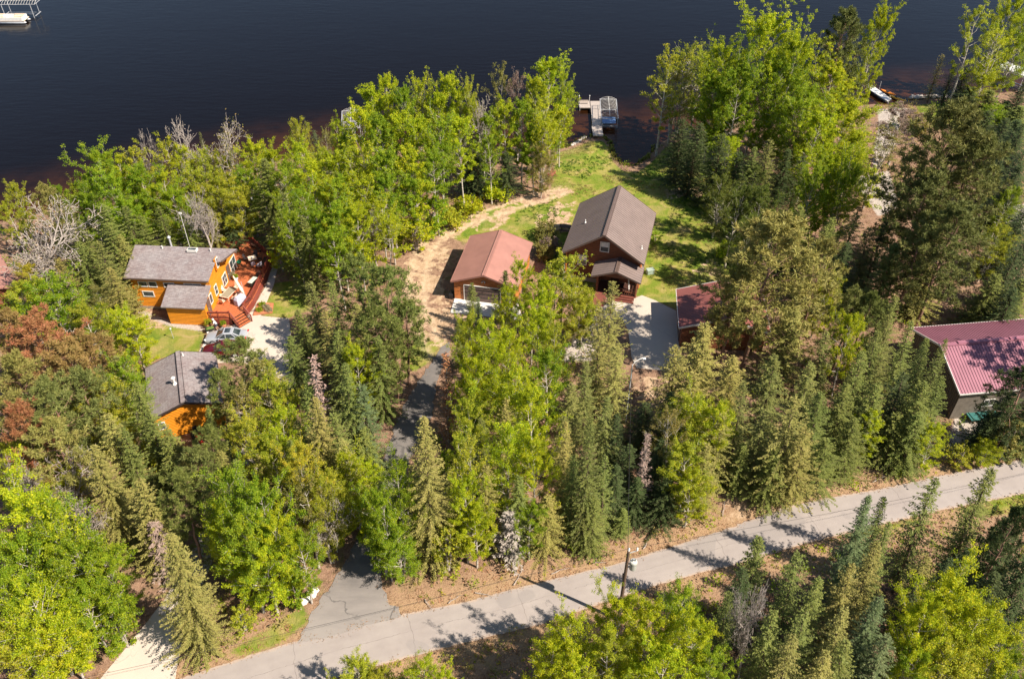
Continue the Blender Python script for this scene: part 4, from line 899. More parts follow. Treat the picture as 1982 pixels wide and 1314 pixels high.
# ---------------------------------------------------------------- cars
def car(loc, rz, paint_m, label, sunroof=False, L=4.75, W=1.82, Ht=1.42):
    root = empty('parked_car', loc, rz, label, 'car')
    h = L/2
    def ring(x, w, zb, zt, tuck=.9, belt=None):
        zm = belt or zb+(zt-zb)*.62
        return [(x, -w*.9, zb), (x, -w, zb+.12), (x, -w, zm), (x, -w*tuck, zt), (x, -w*.45, zt+.025), (x, w*.45, zt+.025), (x, w*tuck, zt), (x, w, zm), (x, w, zb+.12), (x, w*.9, zb)]
    hwid = W/2
    st = [(-h, hwid*.72, .32, .56), (-h+.08, hwid*.86, .24, .66), (-h+.35, hwid*.95, .2, .74), (-h+1.0, hwid, .2, .86), (-h+1.45, hwid, .2, .94), (0, hwid, .2, .97), (h-1.3, hwid, .2, 1.0), (h-.75, hwid*.98, .2, 1.04), (h-.25, hwid*.92, .22, 1.0), (h-.06, hwid*.85, .3, .9), (h, hwid*.78, .36, .7)]
    b = MB(); b.loft([ring(*s) for s in st]); bo = b.build('body', M[paint_m], root, smooth=True, bevel=0)
    ss = bo.modifiers.new('s', 'SUBSURF'); ss.levels = 1; ss.render_levels = 1
    # greenhouse
    xb0, xb1, xt0, xt1 = -h+1.3, h-.55, -h+2.15, h-1.45; zb, zt = .93, Ht
    g = MB(); lo = [(xb0, -hwid*.72), (xb0+.35, -hwid*.88), (0, -hwid*.9), (xb1-.5, -hwid*.86), (xb1, -hwid*.68)]; hi = [(xt0, -hwid*.55), (xt0+.15, -hwid*.66), (0, -hwid*.69), (xt1-.15, -hwid*.66), (xt1, -hwid*.52)]
    lo = lo+[(x, -y) for x, y in lo[::-1]]; hi = hi+[(x, -y) for x, y in hi[::-1]]
    g.loft([[(x, y, zb) for x, y in lo], [(x, y, zt-.04) for x, y in hi]]); g.build('windows', M['window_glass'], root)
    rr_ = MB(); rr_.loft([[(x*1.0, y*1.05, zt-.07) for x, y in hi], [(x, y, zt-.02) for x, y in hi], [(x*.9, y*.8, zt+.02) for x, y in hi]]); ro = rr_.build('roof', M[paint_m], root, smooth=False)
    if sunroof: s = MB(); s.box((xt0+.5, 0, zt+.022), (.62, .78, .02)); s.build('sunroof', M['window_glass'], ro)
    p = MB()
    for sy in (-1, 1):
        for (a, c) in ((lo[1], hi[1]), (lo[3], hi[3]), ((.12, -hwid*.9), (.12, -hwid*.69))): p.beam((a[0], sy*abs(a[1])*1.01, zb), (c[0], sy*abs(c[1])*1.02, zt-.03), .08, .05)
        p.beam((lo[0][0], sy*abs(lo[0][1])*1.02, zb), (hi[0][0], sy*abs(hi[0][1])*1.04, zt-.03), .09, .06); p.beam((lo[4][0], sy*abs(lo[4][1])*1.02, zb), (hi[4][0], sy*abs(hi[4][1])*1.04, zt-.03), .16, .07)
    p.build('pillars', M[paint_m], root)
    for sx in (-h+.95, h-1.05):
        for sy in (-1, 1):
            wq = MB(); wq.tube((sx, sy*(hwid-.16), .33), (sx, sy*(hwid+.035), .33), .33, n=18); wo = wq.build('wheel', M['rubber'], root)
            q = MB(); q.tube((sx, sy*(hwid+.02), .33), (sx, sy*(hwid+.05), .33), .21, n=14); q.build('rim', M['galvanised'], wo)
    for sy in (-1, 1):
        q = MB(); q.box((-h+.14, sy*hwid*.66, .6), (.22, .36, .12), sy*.5); q.build('headlight', M['white_trim'], root)
        q = MB(); q.box((h-.07, sy*hwid*.66, .82), (.14, .42, .13), -sy*.35); q.build('taillight', M['red_plastic'], root)
        q = MB(); q.box((-h+1.75, sy*(hwid+.07), .98), (.16, .18, .12)); q.build('mirror', M[paint_m], root)
    return root
car((-32.5, 72.95, .05), R(2), 'silver_paint', 'silver sedan with dark sunroof parked on the concrete by the deck', True)
car((-32.2, 70.75, .05), R(3), 'dark_red_paint', 'dark red car parked beside the silver sedan, mostly behind a pine', False)
q = at(388, 851, 0); at_ = empty('ride_on_mower', tuple(q), R(-50), 'small bright red ride-on machine below the orange garage wall', 'mower')
b = MB(); b.loft([[(-.55, -.3, .3), (-.55, .3, .3), (-.55, .3, .75), (-.55, -.3, .75)], [(.35, -.36, .3), (.35, .36, .3), (.35, .36, .9), (.35, -.36, .9)], [(.9, -.25, .35), (.9, .25, .35), (.9, .22, .62), (.9, -.22, .62)]]); b.build('hood', M['red_plastic'], at_)
b = MB(); b.box((-.55, 0, .9), (.45, .45, .1)); b.box((-.78, 0, 1.1), (.1, .45, .4)); b.build('seat', M['rubber'], at_)
for sx, r in ((-.55, .36), (.65, .24)):
    for sy in (-1, 1): w_ = MB(); w_.tube((sx, sy*.36, r), (sx, sy*.56, r), r, n=14); w_.build('wheel', M['rubber'], at_)

# ---------------------------------------------------------------- person with wheelbarrow
def person(loc, rz, label):
    root = empty('person', loc, rz, label, 'person')
    J = {'pel': (0,0,.93), 'wai': (.02,0,1.08), 'che': (.10,0,1.30), 'nk': (.17,0,1.48), 'hd': (.20,0,1.60), 'top': (.21,0,1.72),
         'shL': (.12,.17,1.40), 'elL': (.26,.22,1.15), 'wrL': (.44,.20,.98), 'shR': (.12,-.17,1.40), 'elR': (.25,-.22,1.14), 'wrR': (.43,-.20,.97),
         'hiL': (0,.10,.88), 'knL': (.10,.11,.50), 'anL': (-.02,.11,.08), 'toL': (.13,.12,.03), 'hiR': (0,-.10,.88), 'knR': (0,-.11,.49), 'anR': (-.14,-.11,.09), 'toR': (.0,-.12,.03)}
    rad = {'pel': (.15,.13), 'wai': (.14,.11), 'che': (.17,.13), 'nk': .055, 'hd': .095, 'top': .07, 'shL': .07, 'elL': .045, 'wrL': .032, 'shR': .07, 'elR': .045, 'wrR': .032, 'hiL': .095, 'knL': .062, 'anL': .04, 'toL': .04, 'hiR': .095, 'knR': .062, 'anR': .04, 'toR': .04}
    E = [('pel','wai'),('wai','che'),('che','nk'),('nk','hd'),('hd','top'),('che','shL'),('shL','elL'),('elL','wrL'),('che','shR'),('shR','elR'),('elR','wrR'),('pel','hiL'),('hiL','knL'),('knL','anL'),('anL','toL'),('pel','hiR'),('hiR','knR'),('knR','anR'),('anR','toR')]
    for s, wn in ((1, 'wrL'), (-1, 'wrR')):
        wx_, wy_, wz_ = J[wn]
        J[wn+'p'] = (wx_+.06, wy_, wz_-.02); rad[wn+'p'] = .03; E.append((wn, wn+'p'))
        for f in range(4):
            a, c = f'{wn}{f}a', f'{wn}{f}b'; J[a] = (wx_+.11, wy_+(f-1.5)*.02, wz_-.03); J[c] = (wx_+.125-.004*abs(f-1), wy_+(f-1.5)*.021, wz_-.065); rad[a] = .009; rad[c] = .008; E += [(wn+'p', a), (a, c)]
        t_ = f'{wn}t'; J[t_] = (wx_+.08, wy_-s*.045, wz_-.04); rad[t_] = .009; E.append((wn+'p', t_))
    def skin(name, keys, edges, grow, mat, parent, lv=1):
        ks = list(keys); me = bpy.data.meshes.new(name); me.from_pydata([J[k] for k in ks], [(ks.index(a), ks.index(b)) for a, b in edges if a in ks and b in ks], []); me.materials.append(mat)
        o = bpy.data.objects.new(name, me); link(o, parent); m = o.modifiers.new('skin', 'SKIN')
        if not me.skin_vertices: return o
        for i, k in enumerate(ks):
            r = rad[k]; r = r if isinstance(r, tuple) else (r, r); me.skin_vertices[0].data[i].radius = (r[0]+grow, r[1]+grow)
        me.skin_vertices[0].data[0].use_root = True; s = o.modifiers.new('sub', 'SUBSURF'); s.levels = lv; s.render_levels = lv+1; return o
    skin('body', J.keys(), E, 0, M['skin'], root)
    skin('shirt', ['wai', 'pel', 'che', 'shL', 'elL', 'shR', 'elR'], E, .028, M['white_cloth'], root)
    skin('shorts', ['pel', 'hiL', 'knL', 'hiR', 'knR'], E, .026, M['denim'], root)
    b = MB(); b.lathe((.195, 0, 1.60), [(.104, -.01), (.112, .06), (.098, .12), (.05, .165), (.01, .175)], 12); b.build('hat', M['white_cloth'], root)
    b = MB(); b.box((.295, 0, 1.585), (.03, .025, .04)); b.box((.285, 0, 1.545), (.015, .045, .01))
    for s in (-1, 1): b.box((.285, s*.035, 1.615), (.012, .02, .01)); b.box((.2, s*.1, 1.59), (.04, .02, .055))
    b.build('face', M['skin'], root)
    for s, n_ in ((1, 'toL'), (-1, 'toR')):
        x, y, z = J[n_]; b = MB(); b.loft([[(x-.2, y-.045, 0), (x-.2, y+.045, 0), (x-.2, y+.04, .09), (x-.2, y-.04, .09)], [(x, y-.055, 0), (x, y+.055, 0), (x, y+.045, .07), (x, y-.045, .07)], [(x+.07, y-.035, 0), (x+.07, y+.035, 0), (x+.07, y+.03, .04), (x+.07, y-.03, .04)]]); b.build('shoe', M['dark_trim'], root)
    return root
person((-34.15, 74.75, .05), R(205), 'person in white shirt and white cap bending by the deck railing')
wbw = empty('wheelbarrow', (-34.85, 74.42, 0.02), R(20), 'dark wheelbarrow full of green clippings in front of the silver car', 'wheelbarrow')
b = MB(); b.loft([[(-.3, -.22, .3), (.35, -.2, .3), (.35, .2, .3), (-.3, .22, .3)], [(-.5, -.36, .62), (.6, -.32, .62), (.6, .32, .62), (-.5, .36, .62)]]); b.build('tray', M['black_metal'], wbw)
b = MB(); b.loft([[(-.42, -.3, .6), (.52, -.27, .6), (.52, .27, .6), (-.42, .3, .6)], [(-.2, -.12, .74), (.2, -.12, .74), (.2, .12, .74), (-.2, .12, .74)]]); b.build('clippings', plain('clippings_green', (.10,.16,.03), .9, 0, .5, 14), wbw)
b = MB(); b.tube((.72, -.05, .2), (.72, .05, .2), .2, n=14); b.build('wheel', M['rubber'], wbw)
for s in (-1, 1):
    b = MB(); b.beam((.72, s*.1, .22), (-1.0, s*.3, .6), .04, .04); b.beam((-.25, s*.24, .38), (-.35, s*.26, 0), .03, .03); b.build('handle', M['dark_wood'], wbw)

# ---------------------------------------------------------------- furniture on the deck
def chair(loc, rz, mat='tan_vinyl', name='patio_chair', label='', group=None):
    r = empty(name, loc, rz, label, 'chair', group)
    b = MB(); b.box((0, 0, .44), (.5, .5, .05)); b.build('seat', M[mat], r)
    b = MB(); b.beam((-.24, 0, .46), (-.38, 0, 1.0), .5, .04); b.build('backrest', M[mat], r)
    for sx in (-.22, .22):
        for sy in (-.23, .23): b = MB(); b.beam((sx, sy, .42), (sx*1.1, sy*1.1, 0), .03, .03); b.build('leg', M['black_metal'], r)
    for sy in (-.27, .27): b = MB(); b.beam((-.28, sy, .66), (.2, sy, .66), .04, .03); b.beam((.2, sy, .66), (.2, sy, .42), .03, .03); b.build('armrest', M['black_metal'], r)
    return r
tb = empty('patio_table', (-33.85, 79.9, DZ), R(72), 'long glass-topped patio table with six chairs on the red deck', 'table')
b = MB(); b.box((0, 0, .72), (2.0, 1.05, .03)); b.build('tabletop', plain('smoked_glass', (.26,.25,.19), .15), tb)
b = MB(); 
for s in (-1, 1): b.beam((-1.02, s*.54, .72), (1.02, s*.54, .72), .06, .05); b.beam((s*1.02, -.54, .72), (s*1.02, .54, .72), .06, .05)
b.build('table_rim', M['tan_vinyl'], tb)
for sx in (-.85, .85):
    for sy in (-.42, .42): b = MB(); b.beam((sx, sy, .7), (sx, sy, 0), .05, .05); b.build('leg', M['tan_vinyl'], tb)
names = ['near end', 'far end', 'left side, nearer the garage', 'left side, farther', 'right side, nearer', 'right side, farther']
ca, sa = math.cos(R(72)), math.sin(R(72))
for i, (u_, v_, rz) in enumerate(((-1.4, 0, 0), (1.4, 0, 180), (-.5, .95, -90), (.5, .95, -90), (-.5, -.95, 90), (.5, -.95, 90))):
    lab = ['beige patio chair at the near end of the glass table', 'beige patio chair at the far end of the glass table', 'beige chair between glass table and yellow wall, nearer one', 'beige chair between glass table and yellow wall, farther one', 'beige chair on the railing side of the glass table, nearer one', 'beige chair on the railing side of the glass table, farther one'][i]
    chair((-33.85+ca*u_-sa*v_, 79.9+sa*u_+ca*v_, DZ), R(72+rz), 'tan_vinyl', 'patio_chair', lab, 'chairs round the long patio table')
um = empty('closed_umbrella', (-31.75, 79.35, DZ), R(20), 'closed cream cantilever umbrella leaning over the red deck', 'umbrella')
b = MB(); b.box((0, 0, .05), (.9, .9, .1), .6); b.build('base', M['dark_trim'], um)
b = MB(); b.tube((0, 0, 0), (-.1, .15, 2.6), .04); b.build('pole', M['galvanised'], um)
b = MB(); b.loft([[(c_[0]+math.cos(t)*r, c_[1]+math.sin(t)*r*1.0, c_[2]) for t in [i*math.pi/5 for i in range(10)]] for c_, r in (((-.05, .2, .55), .10), ((-.3, .7, 1.2), .2), ((-.6, 1.3, 1.9), .17), ((-.85, 1.85, 2.5), .05))]); b.build('canopy', M['cream_cloth'], um, smooth=True)
gr = empty('covered_grill', (-32.25, 78.75, DZ), R(60), 'barbecue grill under a pale grey cover by the deck railing', 'grill')
b = MB(); b.loft([[(-.75, -.35, .05), (.75, -.35, .05), (.75, .35, .05), (-.75, .35, .05)], [(-.72, -.32, .8), (.72, -.32, .8), (.72, .32, .8), (-.72, .32, .8)], [(-.5, -.24, 1.12), (.5, -.24, 1.12), (.5, .24, 1.12), (-.5, .24, 1.12)]]); b.build('cover', M['grey_cloth'], gr, bevel=.06)
b = MB(); b.box((0, 0, .025), (1.3, .6, .05)); b.build('base', M['black_metal'], gr)
g2 = empty('side_table', (-31.55, 82.25, DZ), R(70), 'pale glass-topped serving cart by the deck railing beyond the umbrella', 'table')
b = MB(); b.box((0, 0, .82), (1.3, .6, .04)); b.build('tabletop', plain('pale_glass', (.55,.60,.52), .2), g2)
for sx in (-.6, .6):
    for sy in (-.25, .25): b = MB(); b.beam((sx, sy, .8), (sx, sy, 0), .04, .04); b.build('leg', M['black_metal'], g2)
b = MB(); b.box((0, 0, .3), (1.2, .55, .04)); b.build('shelf', M['black_metal'], g2)
kg = empty('kettle_grill', (-34.15, 86.1, DZ), 0, 'small green kettle grill on legs near the tall window', 'grill')
b = MB(); b.lathe((0, 0, .55), [(.05, 0), (.22, .08), (.29, .22), (.28, .34), (.18, .46), (.04, .52)], 14); b.build('bowl', M['green_plastic'], kg, smooth=True)
for a in range(3): b = MB(); b.beam((.15*math.cos(a*2.1), .15*math.sin(a*2.1), .6), (.3*math.cos(a*2.1), .3*math.sin(a*2.1), 0), .03, .03); b.build('leg', M['black_metal'], kg)
t2 = empty('side_table', (-32.75, 87.1, DZ), R(25), 'square beige table among dark chairs at the far deck end', 'table')
b = MB(); b.box((0, 0, .7), (1.0, 1.0, .05)); b.build('tabletop', M['tan_vinyl'], t2); b = MB(); b.lathe((0, 0, .72), [(.12, 0), (.14, .12), (.05, .18)], 8); b.build('lantern', M['white_trim'], t2)
for sx in (-.42, .42):
    for sy in (-.42, .42): b = MB(); b.beam((sx, sy, .7), (sx, sy, 0), .04, .04); b.build('leg', M['black_metal'], t2)
for i, (x, y, rz, lb) in enumerate(((-33.6, 87.4, -10, 'dark chair left of the square deck table'), (-32.4, 86.1, 105, 'grey chair in front of the square deck table'), (-32.6, 88.1, -80, 'dark chair behind the square deck table'), (-31.9, 87.3, 190, 'dark chair between square table and deck railing'), (-31.7, 85.9, 150, 'grey chair against the far right deck railing'))):
    chair((x, y, DZ), R(rz), 'grey_cloth' if 'grey' in lb else 'dark_trim', 'deck_chair', lb, 'chairs at the far deck end')
def pot(loc, label, tint, s=1., potm='terracotta'):
    r = empty('potted_plant', loc, 0, label, 'plant'); r.scale = (s, s, s)
    b = MB(); b.lathe((0, 0, 0), [(.16, 0), (.24, .32), (.22, .34)], 12); b.build('pot', M[potm], r)
    me = KIND['shrub'][0][1]; o = bpy.data.objects.new('foliage', me); link(o, r); o.location = (0, 0, .3); o.scale = (.2, .2, .22); o.color = (*TINT[tint][0], 1); return r
pot((-34.4, 83.7, DZ), 'potted white flowers beside the house door on the deck', 'pale', 1.2); pot((-33.9, 83.3, DZ), 'large round terracotta planter in front of the deck door', 'green', 1.1, 'grey_cloth')
pot((-35.2, 75.2, .03), 'green plant at the left foot of the near deck railing', 'yg', 1.5); pot((-33.5, 75.25, .03), 'green plant under the near deck railing, right of the person', 'green', 1.2)
bed = empty('flower_bed', tuple(at(508, 600, 0)), R(10), 'brick-edged flower bed beside the concrete walk', 'flower bed')
b = MB(); b.prism([(-1.0, -1.0), (1.2, -.9), (1.3, .9), (-.6, 1.3)], 0.02, .22); b.build('edging', M['terracotta'], bed)
for i, (x, y) in enumerate(((-.3, -.3), (.5, .1), (0, .7), (.8, -.5))):
    o = bpy.data.objects.new('flowers', KIND['shrub'][1][1]); link(o, bed); o.location = (x, y, .15); o.scale = (.28, .28, .22); o.color = (*TINT['pale' if i % 2 else 'green'][0], 1)

# ---------------------------------------------------------------- poles and wires
tp = at(1217, 1066, 9.4); up = empty('utility_pole', (tp.x, tp.y, 0), 0, 'brown wooden utility pole with white transformer beside the road', 'pole')
b = MB(); b.tube((0, 0, -.2), (0, 0, 9.4), .17, .115, 12); b.build('pole', M['bark_brown'], up)
tf = MB(); tf.lathe((.5, .02, 7.15), [(.26, 0), (.29, .06), (.29, .82), (.31, .84), (.27, .94), (.05, 1.0)], 16); tfo = tf.build('transformer', M['transformer_paint'], up, smooth=False)
for x in (.4, .6): b = MB(); b.lathe((x, .02, 8.1), [(.05, 0), (.07, .06), (.04, .12), (.06, .18), (.03, .25)], 8); b.build('bushing', M['grey_metal'], tfo)
b = MB(); b.beam((.1, 0, 7.4), (.3, 0, 7.4), .1, .08); b.beam((.1, 0, 7.8), (.3, 0, 7.8), .1, .08); b.build('bracket', M['galvanised'], up)
b = MB(); b.beam((0, 0, 9.1), (.62, .0, 9.45), .06, .05); b.build('crossarm', M['white_trim'], up)
for x, z in ((0, 9.42), (.62, 9.48)): b = MB(); b.lathe((x, 0, z), [(.05, 0), (.08, .05), (.05, .1), (.08, .16), (.05, .22), (.07, .28), (.02, .36)], 10); b.build('insulator', M['white_paint'], up)
b = MB(); b.box((-.16, 0, 6.2), (.1, .16, .5)); b.build('guard', M['dark_trim'], up)
def wire(a, c, sag, name, label, r=.018, n=14, cat='wire'):
    b = MB(); a = Vector(a); c = Vector(c); L = (c-a).length; pts = []
    for i in range(n+1): t = i/n; p = a.lerp(c, t); p.z -= sag*4*t*(1-t); pts.append(p)
    for i in range(n): b.tube(pts[i], pts[i+1], r, n=5, caps=False)
    return tag(b.build(name, M['wire'] if cat == 'wire' else M['galvanised']), label, cat)
PT = Vector((tp.x, tp.y, 0))
lt = at(1224, 706, 8.0); lp_ = empty('street_lamp', (lt.x, lt.y, 0), R(20), 'tall pale lamp pole with curved arm at the concrete pad edge', 'street lamp')
b = MB(); b.tube((0, 0, 0), (0, 0, 8.0), .10, .06, 10); b.build('pole', M['galvanised'], lp_)
b = MB(); ap = [(0, 0, 7.9), (.25, 0, 8.3), (.65, 0, 8.5), (1.1, 0, 8.55)]
for a, c in zip(ap, ap[1:]): b.tube(a, c, .035)
b.build('arm', M['white_paint'], lp_); b = MB(); b.lathe((1.2, 0, 8.42), [(.05, .16), (.16, .08), (.18, 0)], 12); b.build('lamp_head', M['white_paint'], lp_)
wire(PT+Vector((0, 0, 8.7)), (lt.x, lt.y, 7.8), .7, 'overhead_wire', 'thin cable from the utility pole up to the tall lamp pole', .022)
rd = Vector((-math.cos(R(14)), -math.sin(R(14)), 0))
wire(PT+Vector((.0, 0, 9.7)), PT+rd*70+Vector((0, 0, 9.7)), 1.4, 'overhead_wire', 'overhead line running left along the road from the utility pole', .012, 30)
wire(PT+Vector((.0, 0, 9.7)), PT-rd*70+Vector((0, 0, 9.7)), 1.4, 'overhead_wire', 'overhead line running right along the road from the utility pole', .012, 30)

# ---------------------------------------------------------------- lakeside: docks, lifts, boats, kayaks
WZ = WATER_Z
dock = empty('dock', (0, 0, WZ), 0, 'pale wooden dock with a crossing platform beside the boat lift', 'dock')
def plat(root, poly, z0, z1, name='platform', m='dock_boards'): b = MB(); b.prism(poly, z0, z1); return b.build(name, M[m], root)
plat(dock, [(13.1, 124.3), (14.75, 124.3), (14.75, 127.9), (13.1, 127.9)], .45, .6)
plat(dock, [(13.25, 127.95), (14.9, 127.95), (15.1, 133.9), (13.45, 133.9)], .48, .62)
plat(dock, [(13.45, 133.95), (15.1, 133.95), (15.2, 137.2), (13.55, 137.2)], .48, .62)
b = MB(); b.prism([(11.5, 134.6), (13.4, 134.6), (13.4, 137.3), (11.5, 137.3)], .47, .61); b.build('platform', M['dock_boards'], dock)
b = MB(); b.box((12.4, 136.2, .8), (1.5, .35, .06)); b.box((12.4, 136.42, 1.0), (1.5, .06, .3)); b.box((11.8, 136.2, .7), (.08, .3, .2)); b.box((13.0, 136.2, .7), (.08, .3, .2)); b.build('bench', M['dock_boards'], dock)
for x, y in ((11.6, 137.3), (13.4, 137.3), (15.2, 137.2), (11.6, 134.6), (13.35, 131), (15., 131), (13.2, 127.8), (14.9, 127.8)):
    b = MB(); tall = 1.5 if y > 137 and x < 14 else .9; b.tube((x, y, -1.8), (x, y, tall), .04); b.lathe((x, y, tall), [(.09, 0), (.09, .1), (.02, .14)], 8); b.build('post', M['white_paint'] if tall > 1 else M['galvanised'], dock)
def lift(loc, rz, label, w=2.75, l=7.2, cloth=None, top=3.1, ribs=15, lowcover=None):
    r = empty('boat_lift', loc, rz, label, 'boat lift')
    for sx in (-1, 1):
        for sy in (-.75, .75): b = MB(); b.box((sx*w/2, sy*l/2, top/2-.6), (.09, .09, top+1.2)); b.box((sx*w/2, sy*l/2, -1.2), (.4, .4, .06)); b.build('leg', M['galvanised'], r)
    b = MB()
    for sx in (-1, 1): b.beam((sx*w/2, -l/2, top), (sx*w/2, l/2, top), .08, .08)
    for sy in (-1, 1): b.beam((-w/2, sy*l/2, top), (w/2, sy*l/2, top), .07, .07); b.beam((-w/2, sy*l*.42, .5), (w/2, sy*l*.42, .5), .1, .1)
    b.build('canopy_frame', M['galvanised'], r)
    def arch(u): return top+.45*(1-(2*u/w)**2)
    if cloth:
        b = MB(); n = 10
        for i in range(n):
            u0 = -w/2+w*i/n; u1 = -w/2+w*(i+1)/n; z0, z1 = arch(u0)+.03, arch(u1)+.03; b.face([(u0, -l/2, z0), (u1, -l/2, z1), (u1, l/2, z1), (u0, l/2, z0)])
        for s in (-1, 1): b.face([(s*w/2, -l/2, top+.03), (s*w/2, l/2, top+.03), (s*w/2, l/2, top-.35), (s*w/2, -l/2, top-.35)])
        b.build('canopy', M[cloth], r)
    else:
        for k in range(ribs):
            y = -l/2+l*k/(ribs-1); b = MB(); pts = [(-w/2+w*i/8, y, arch(-w/2+w*i/8)) for i in range(9)]
            for a, c in zip(pts, pts[1:]): b.tube(a, c, .022, n=5)
            b.build('canopy_rib', M['white_trim'], r)
        b = MB(); b.tube((0, -l/2, top+.46), (0, l/2, top+.46), .035); b.build('canopy_ridge', M['white_trim'], r)
    if lowcover: b = MB(); b.box((0, -l*.26, .95), (w*.8, l*.3, .12)); b.build('bunk', M[lowcover], r)
    else: 
        for s in (-.5, .5): b = MB(); b.box((s, 0, .62), (.2, l*.7, .12)); b.build('bunk', M['grey_metal'], r)
    return r
q = at(1179, 207, 1.55); lift((q.x, q.y, WZ), R(-3), 'empty boat lift with bare canopy ribs standing beside the dock', 2.75, 7.4, top=2.1, lowcover='blue_canvas')
lift((-26.2, 126.8, WZ), R(8), 'bare-ribbed boat lift half hidden behind the shoreline aspens', 2.9, 6.6, top=2.2)
lift((-104.2, 180.6, WZ), R(91), 'ribbed boat lift frame beyond the pontoon boat, top left corner', 2.7, 8.0, top=2.9)
lift((89.9, 144.8, WZ), R(31), 'boat lift with white cloth canopy behind the birches, top right', 3.0, 6.6, 'white_cloth')
pn = empty('pontoon_boat', (-105.3, 177.2, WZ), R(1), 'white pontoon boat with beige seats moored at the top left', 'boat')
for s in (-1.0, 1.0): b = MB(); b.loft([[(x, s+r*math.cos(t), .2+r*math.sin(t)) for t in [i*math.pi/5 for i in range(10)]] for x, r in ((-3.6, .3), (2.9, .32), (3.5, .22), (3.8, .05))]); b.build('pontoon', M['galvanised'], pn, smooth=True)
b = MB(); b.box((0, 0, .6), (7.0, 2.5, .12)); b.build('deck_floor', M['tan_vinyl'], pn)
b = MB(); 
for s in (-1, 1): b.box((0, s*1.2, .98), (6.4, .06, .62)); b.box((s*3.2, 0, .98), (.06, 2.3, .62))
b.build('fence', M['white_paint'], pn)
for x, y, lx, ly in ((-2.3, .85, 1.6, .6), (-2.3, -.85, 1.6, .6), (1.8, .85, 2.0, .6), (1.8, -.85, 2.0, .6), (2.85, 0, .6, 1.4)):
    b = MB(); b.box((x, y, .85), (lx, ly, .4)); b.box((x, y+(.27 if y > 0 else -.27 if y < 0 else 0), 1.15), (lx, .15, .4)); b.build('seat', M['tan_vinyl'], pn, bevel=.05)
b = MB(); b.box((-.2, -.6, 1.05), (.5, .7, .8)); b.build('console', M['white_paint'], pn); b = MB(); b.box((-3.75, 0, .8), (.4, .45, .8)); b.box((-3.8, 0, 1.25), (.5, .5, .35)); b.build('outboard_motor', M['black_metal'], pn)
d2 = empty('dock', (0, 0, WZ), 0, 'silver ramp dock leading from the sandy beach beside orange kayaks', 'dock')
p = [tuple(at(*q, -.35))[:2] for q in ((1678,171),(1688,166),(1726,193),(1718,197))]; b = MB(); b.prism(p, .5, .62); b.build('platform', M['white_trim'], d2)
p = [tuple(at(*q, -.35))[:2] for q in ((1679,172),(1703,168),(1720,196))]
for x, y in p: b = MB(); b.tube((x, y, -1), (x, y, 1.5), .05); b.build('post', M['galvanised'], d2)
def kayak(px, rz, mat, label, L=3.2):
    q = at(*px, -.6); r = empty('kayak', (q.x, q.y, WZ+.05), rz, label, 'kayak', 'kayaks at the small dock')
    b = MB(); b.loft([[(x, w_*math.cos(t), .2+h_*math.sin(t)+up_) for t in [i*math.pi/5 for i in range(10)]] for x, w_, h_, up_ in ((-L/2, .03, .03, .12), (-L*.35, .24, .15, .03), (-.4, .36, .18, 0), (.4, .36, .18, 0), (L*.35, .24, .15, .03), (L/2, .03, .03, .12))]); b.build('hull', M[mat], r, smooth=True)
    b = MB(); b.lathe((0, 0, .37), [(.24, 0), (.27, .03), (.22, .04)], 12); b.build('cockpit', M['black_metal'], r); b = MB(); b.box((-.25, 0, .45), (.08, .36, .25)); b.build('seat', M['dark_trim'], r)
kayak((1719, 179), R(-52), 'kayak_orange', 'orange kayak nearer the water beside the ramp dock'); kayak((1736, 190), R(-50), 'kayak_yellow', 'yellow-orange kayak beached at the foot of the ramp dock')
# stones of the shore revetment and the pale boulders by the driveway
def stone(loc, r, mat, rs, name='boulder', flat=.6):
    b = MB(); n = 8; rings = []
    for k in range(5):
        ph = -math.pi/2+math.pi*(k+.3)/4.6; rings.append([(r*math.cos(ph)*math.cos(t)*rs.uniform(.8, 1.2), r*math.cos(ph)*math.sin(t)*rs.uniform(.8, 1.2), r*flat*math.sin(ph)+rs.uniform(-.05, .05)*r) for t in [i*2*math.pi/n for i in range(n)]])
    b.loft(rings); o = b.build(name, mat); o.location = loc; o.rotation_euler.z = rs.uniform(0, 6); return o
plain('pale_stone', (.50,.45,.40), .9, 0, .2, 6); plain('white_stone', (.68,.66,.60), .85, 0, .12, 5)
rs1 = np.random.RandomState(5)
for i in range(26):
    x = 1764+i*3.2+rs1.uniform(-1, 1); y = 186.5+rs1.uniform(-1.5, 3); q = at(x, y, -.7); o = stone((q.x, q.y, -.72), rs1.uniform(.3, .55), M['pale_stone'], rs1)
    tag(o, f'pale boulder, {ORD[i]} from the left in the stone row along the far shore', 'boulder', 'boulders along the far shore')
for i in range(7):
    q = at(1108+i*4+rs1.uniform(-1, 1), 281-i*2.6, -.8); tag(stone((q.x, q.y, -.8), rs1.uniform(.25, .4), M['pale_stone'], rs1), f'pale boulder on the shore left of the dock, {ORD[i]} from the left', 'boulder', 'boulders left of the dock')
for i, (x, y, r, l) in enumerate(((608, 1142, .38, 'largest white boulder, top of the row beside the driveway'), (598, 1148, .33, 'white boulder second from the top beside the driveway'), (606, 1151, .3, 'white boulder on the right of the row beside the driveway'), (595, 1157, .36, 'long white boulder in the middle of the driveway row'), (588, 1163, .34, 'white boulder at the lower end of the driveway row'))):
    q = at(x, y, .15); tag(stone((q.x, q.y, .12), r, M['white_stone'], rs1), l, 'boulder')
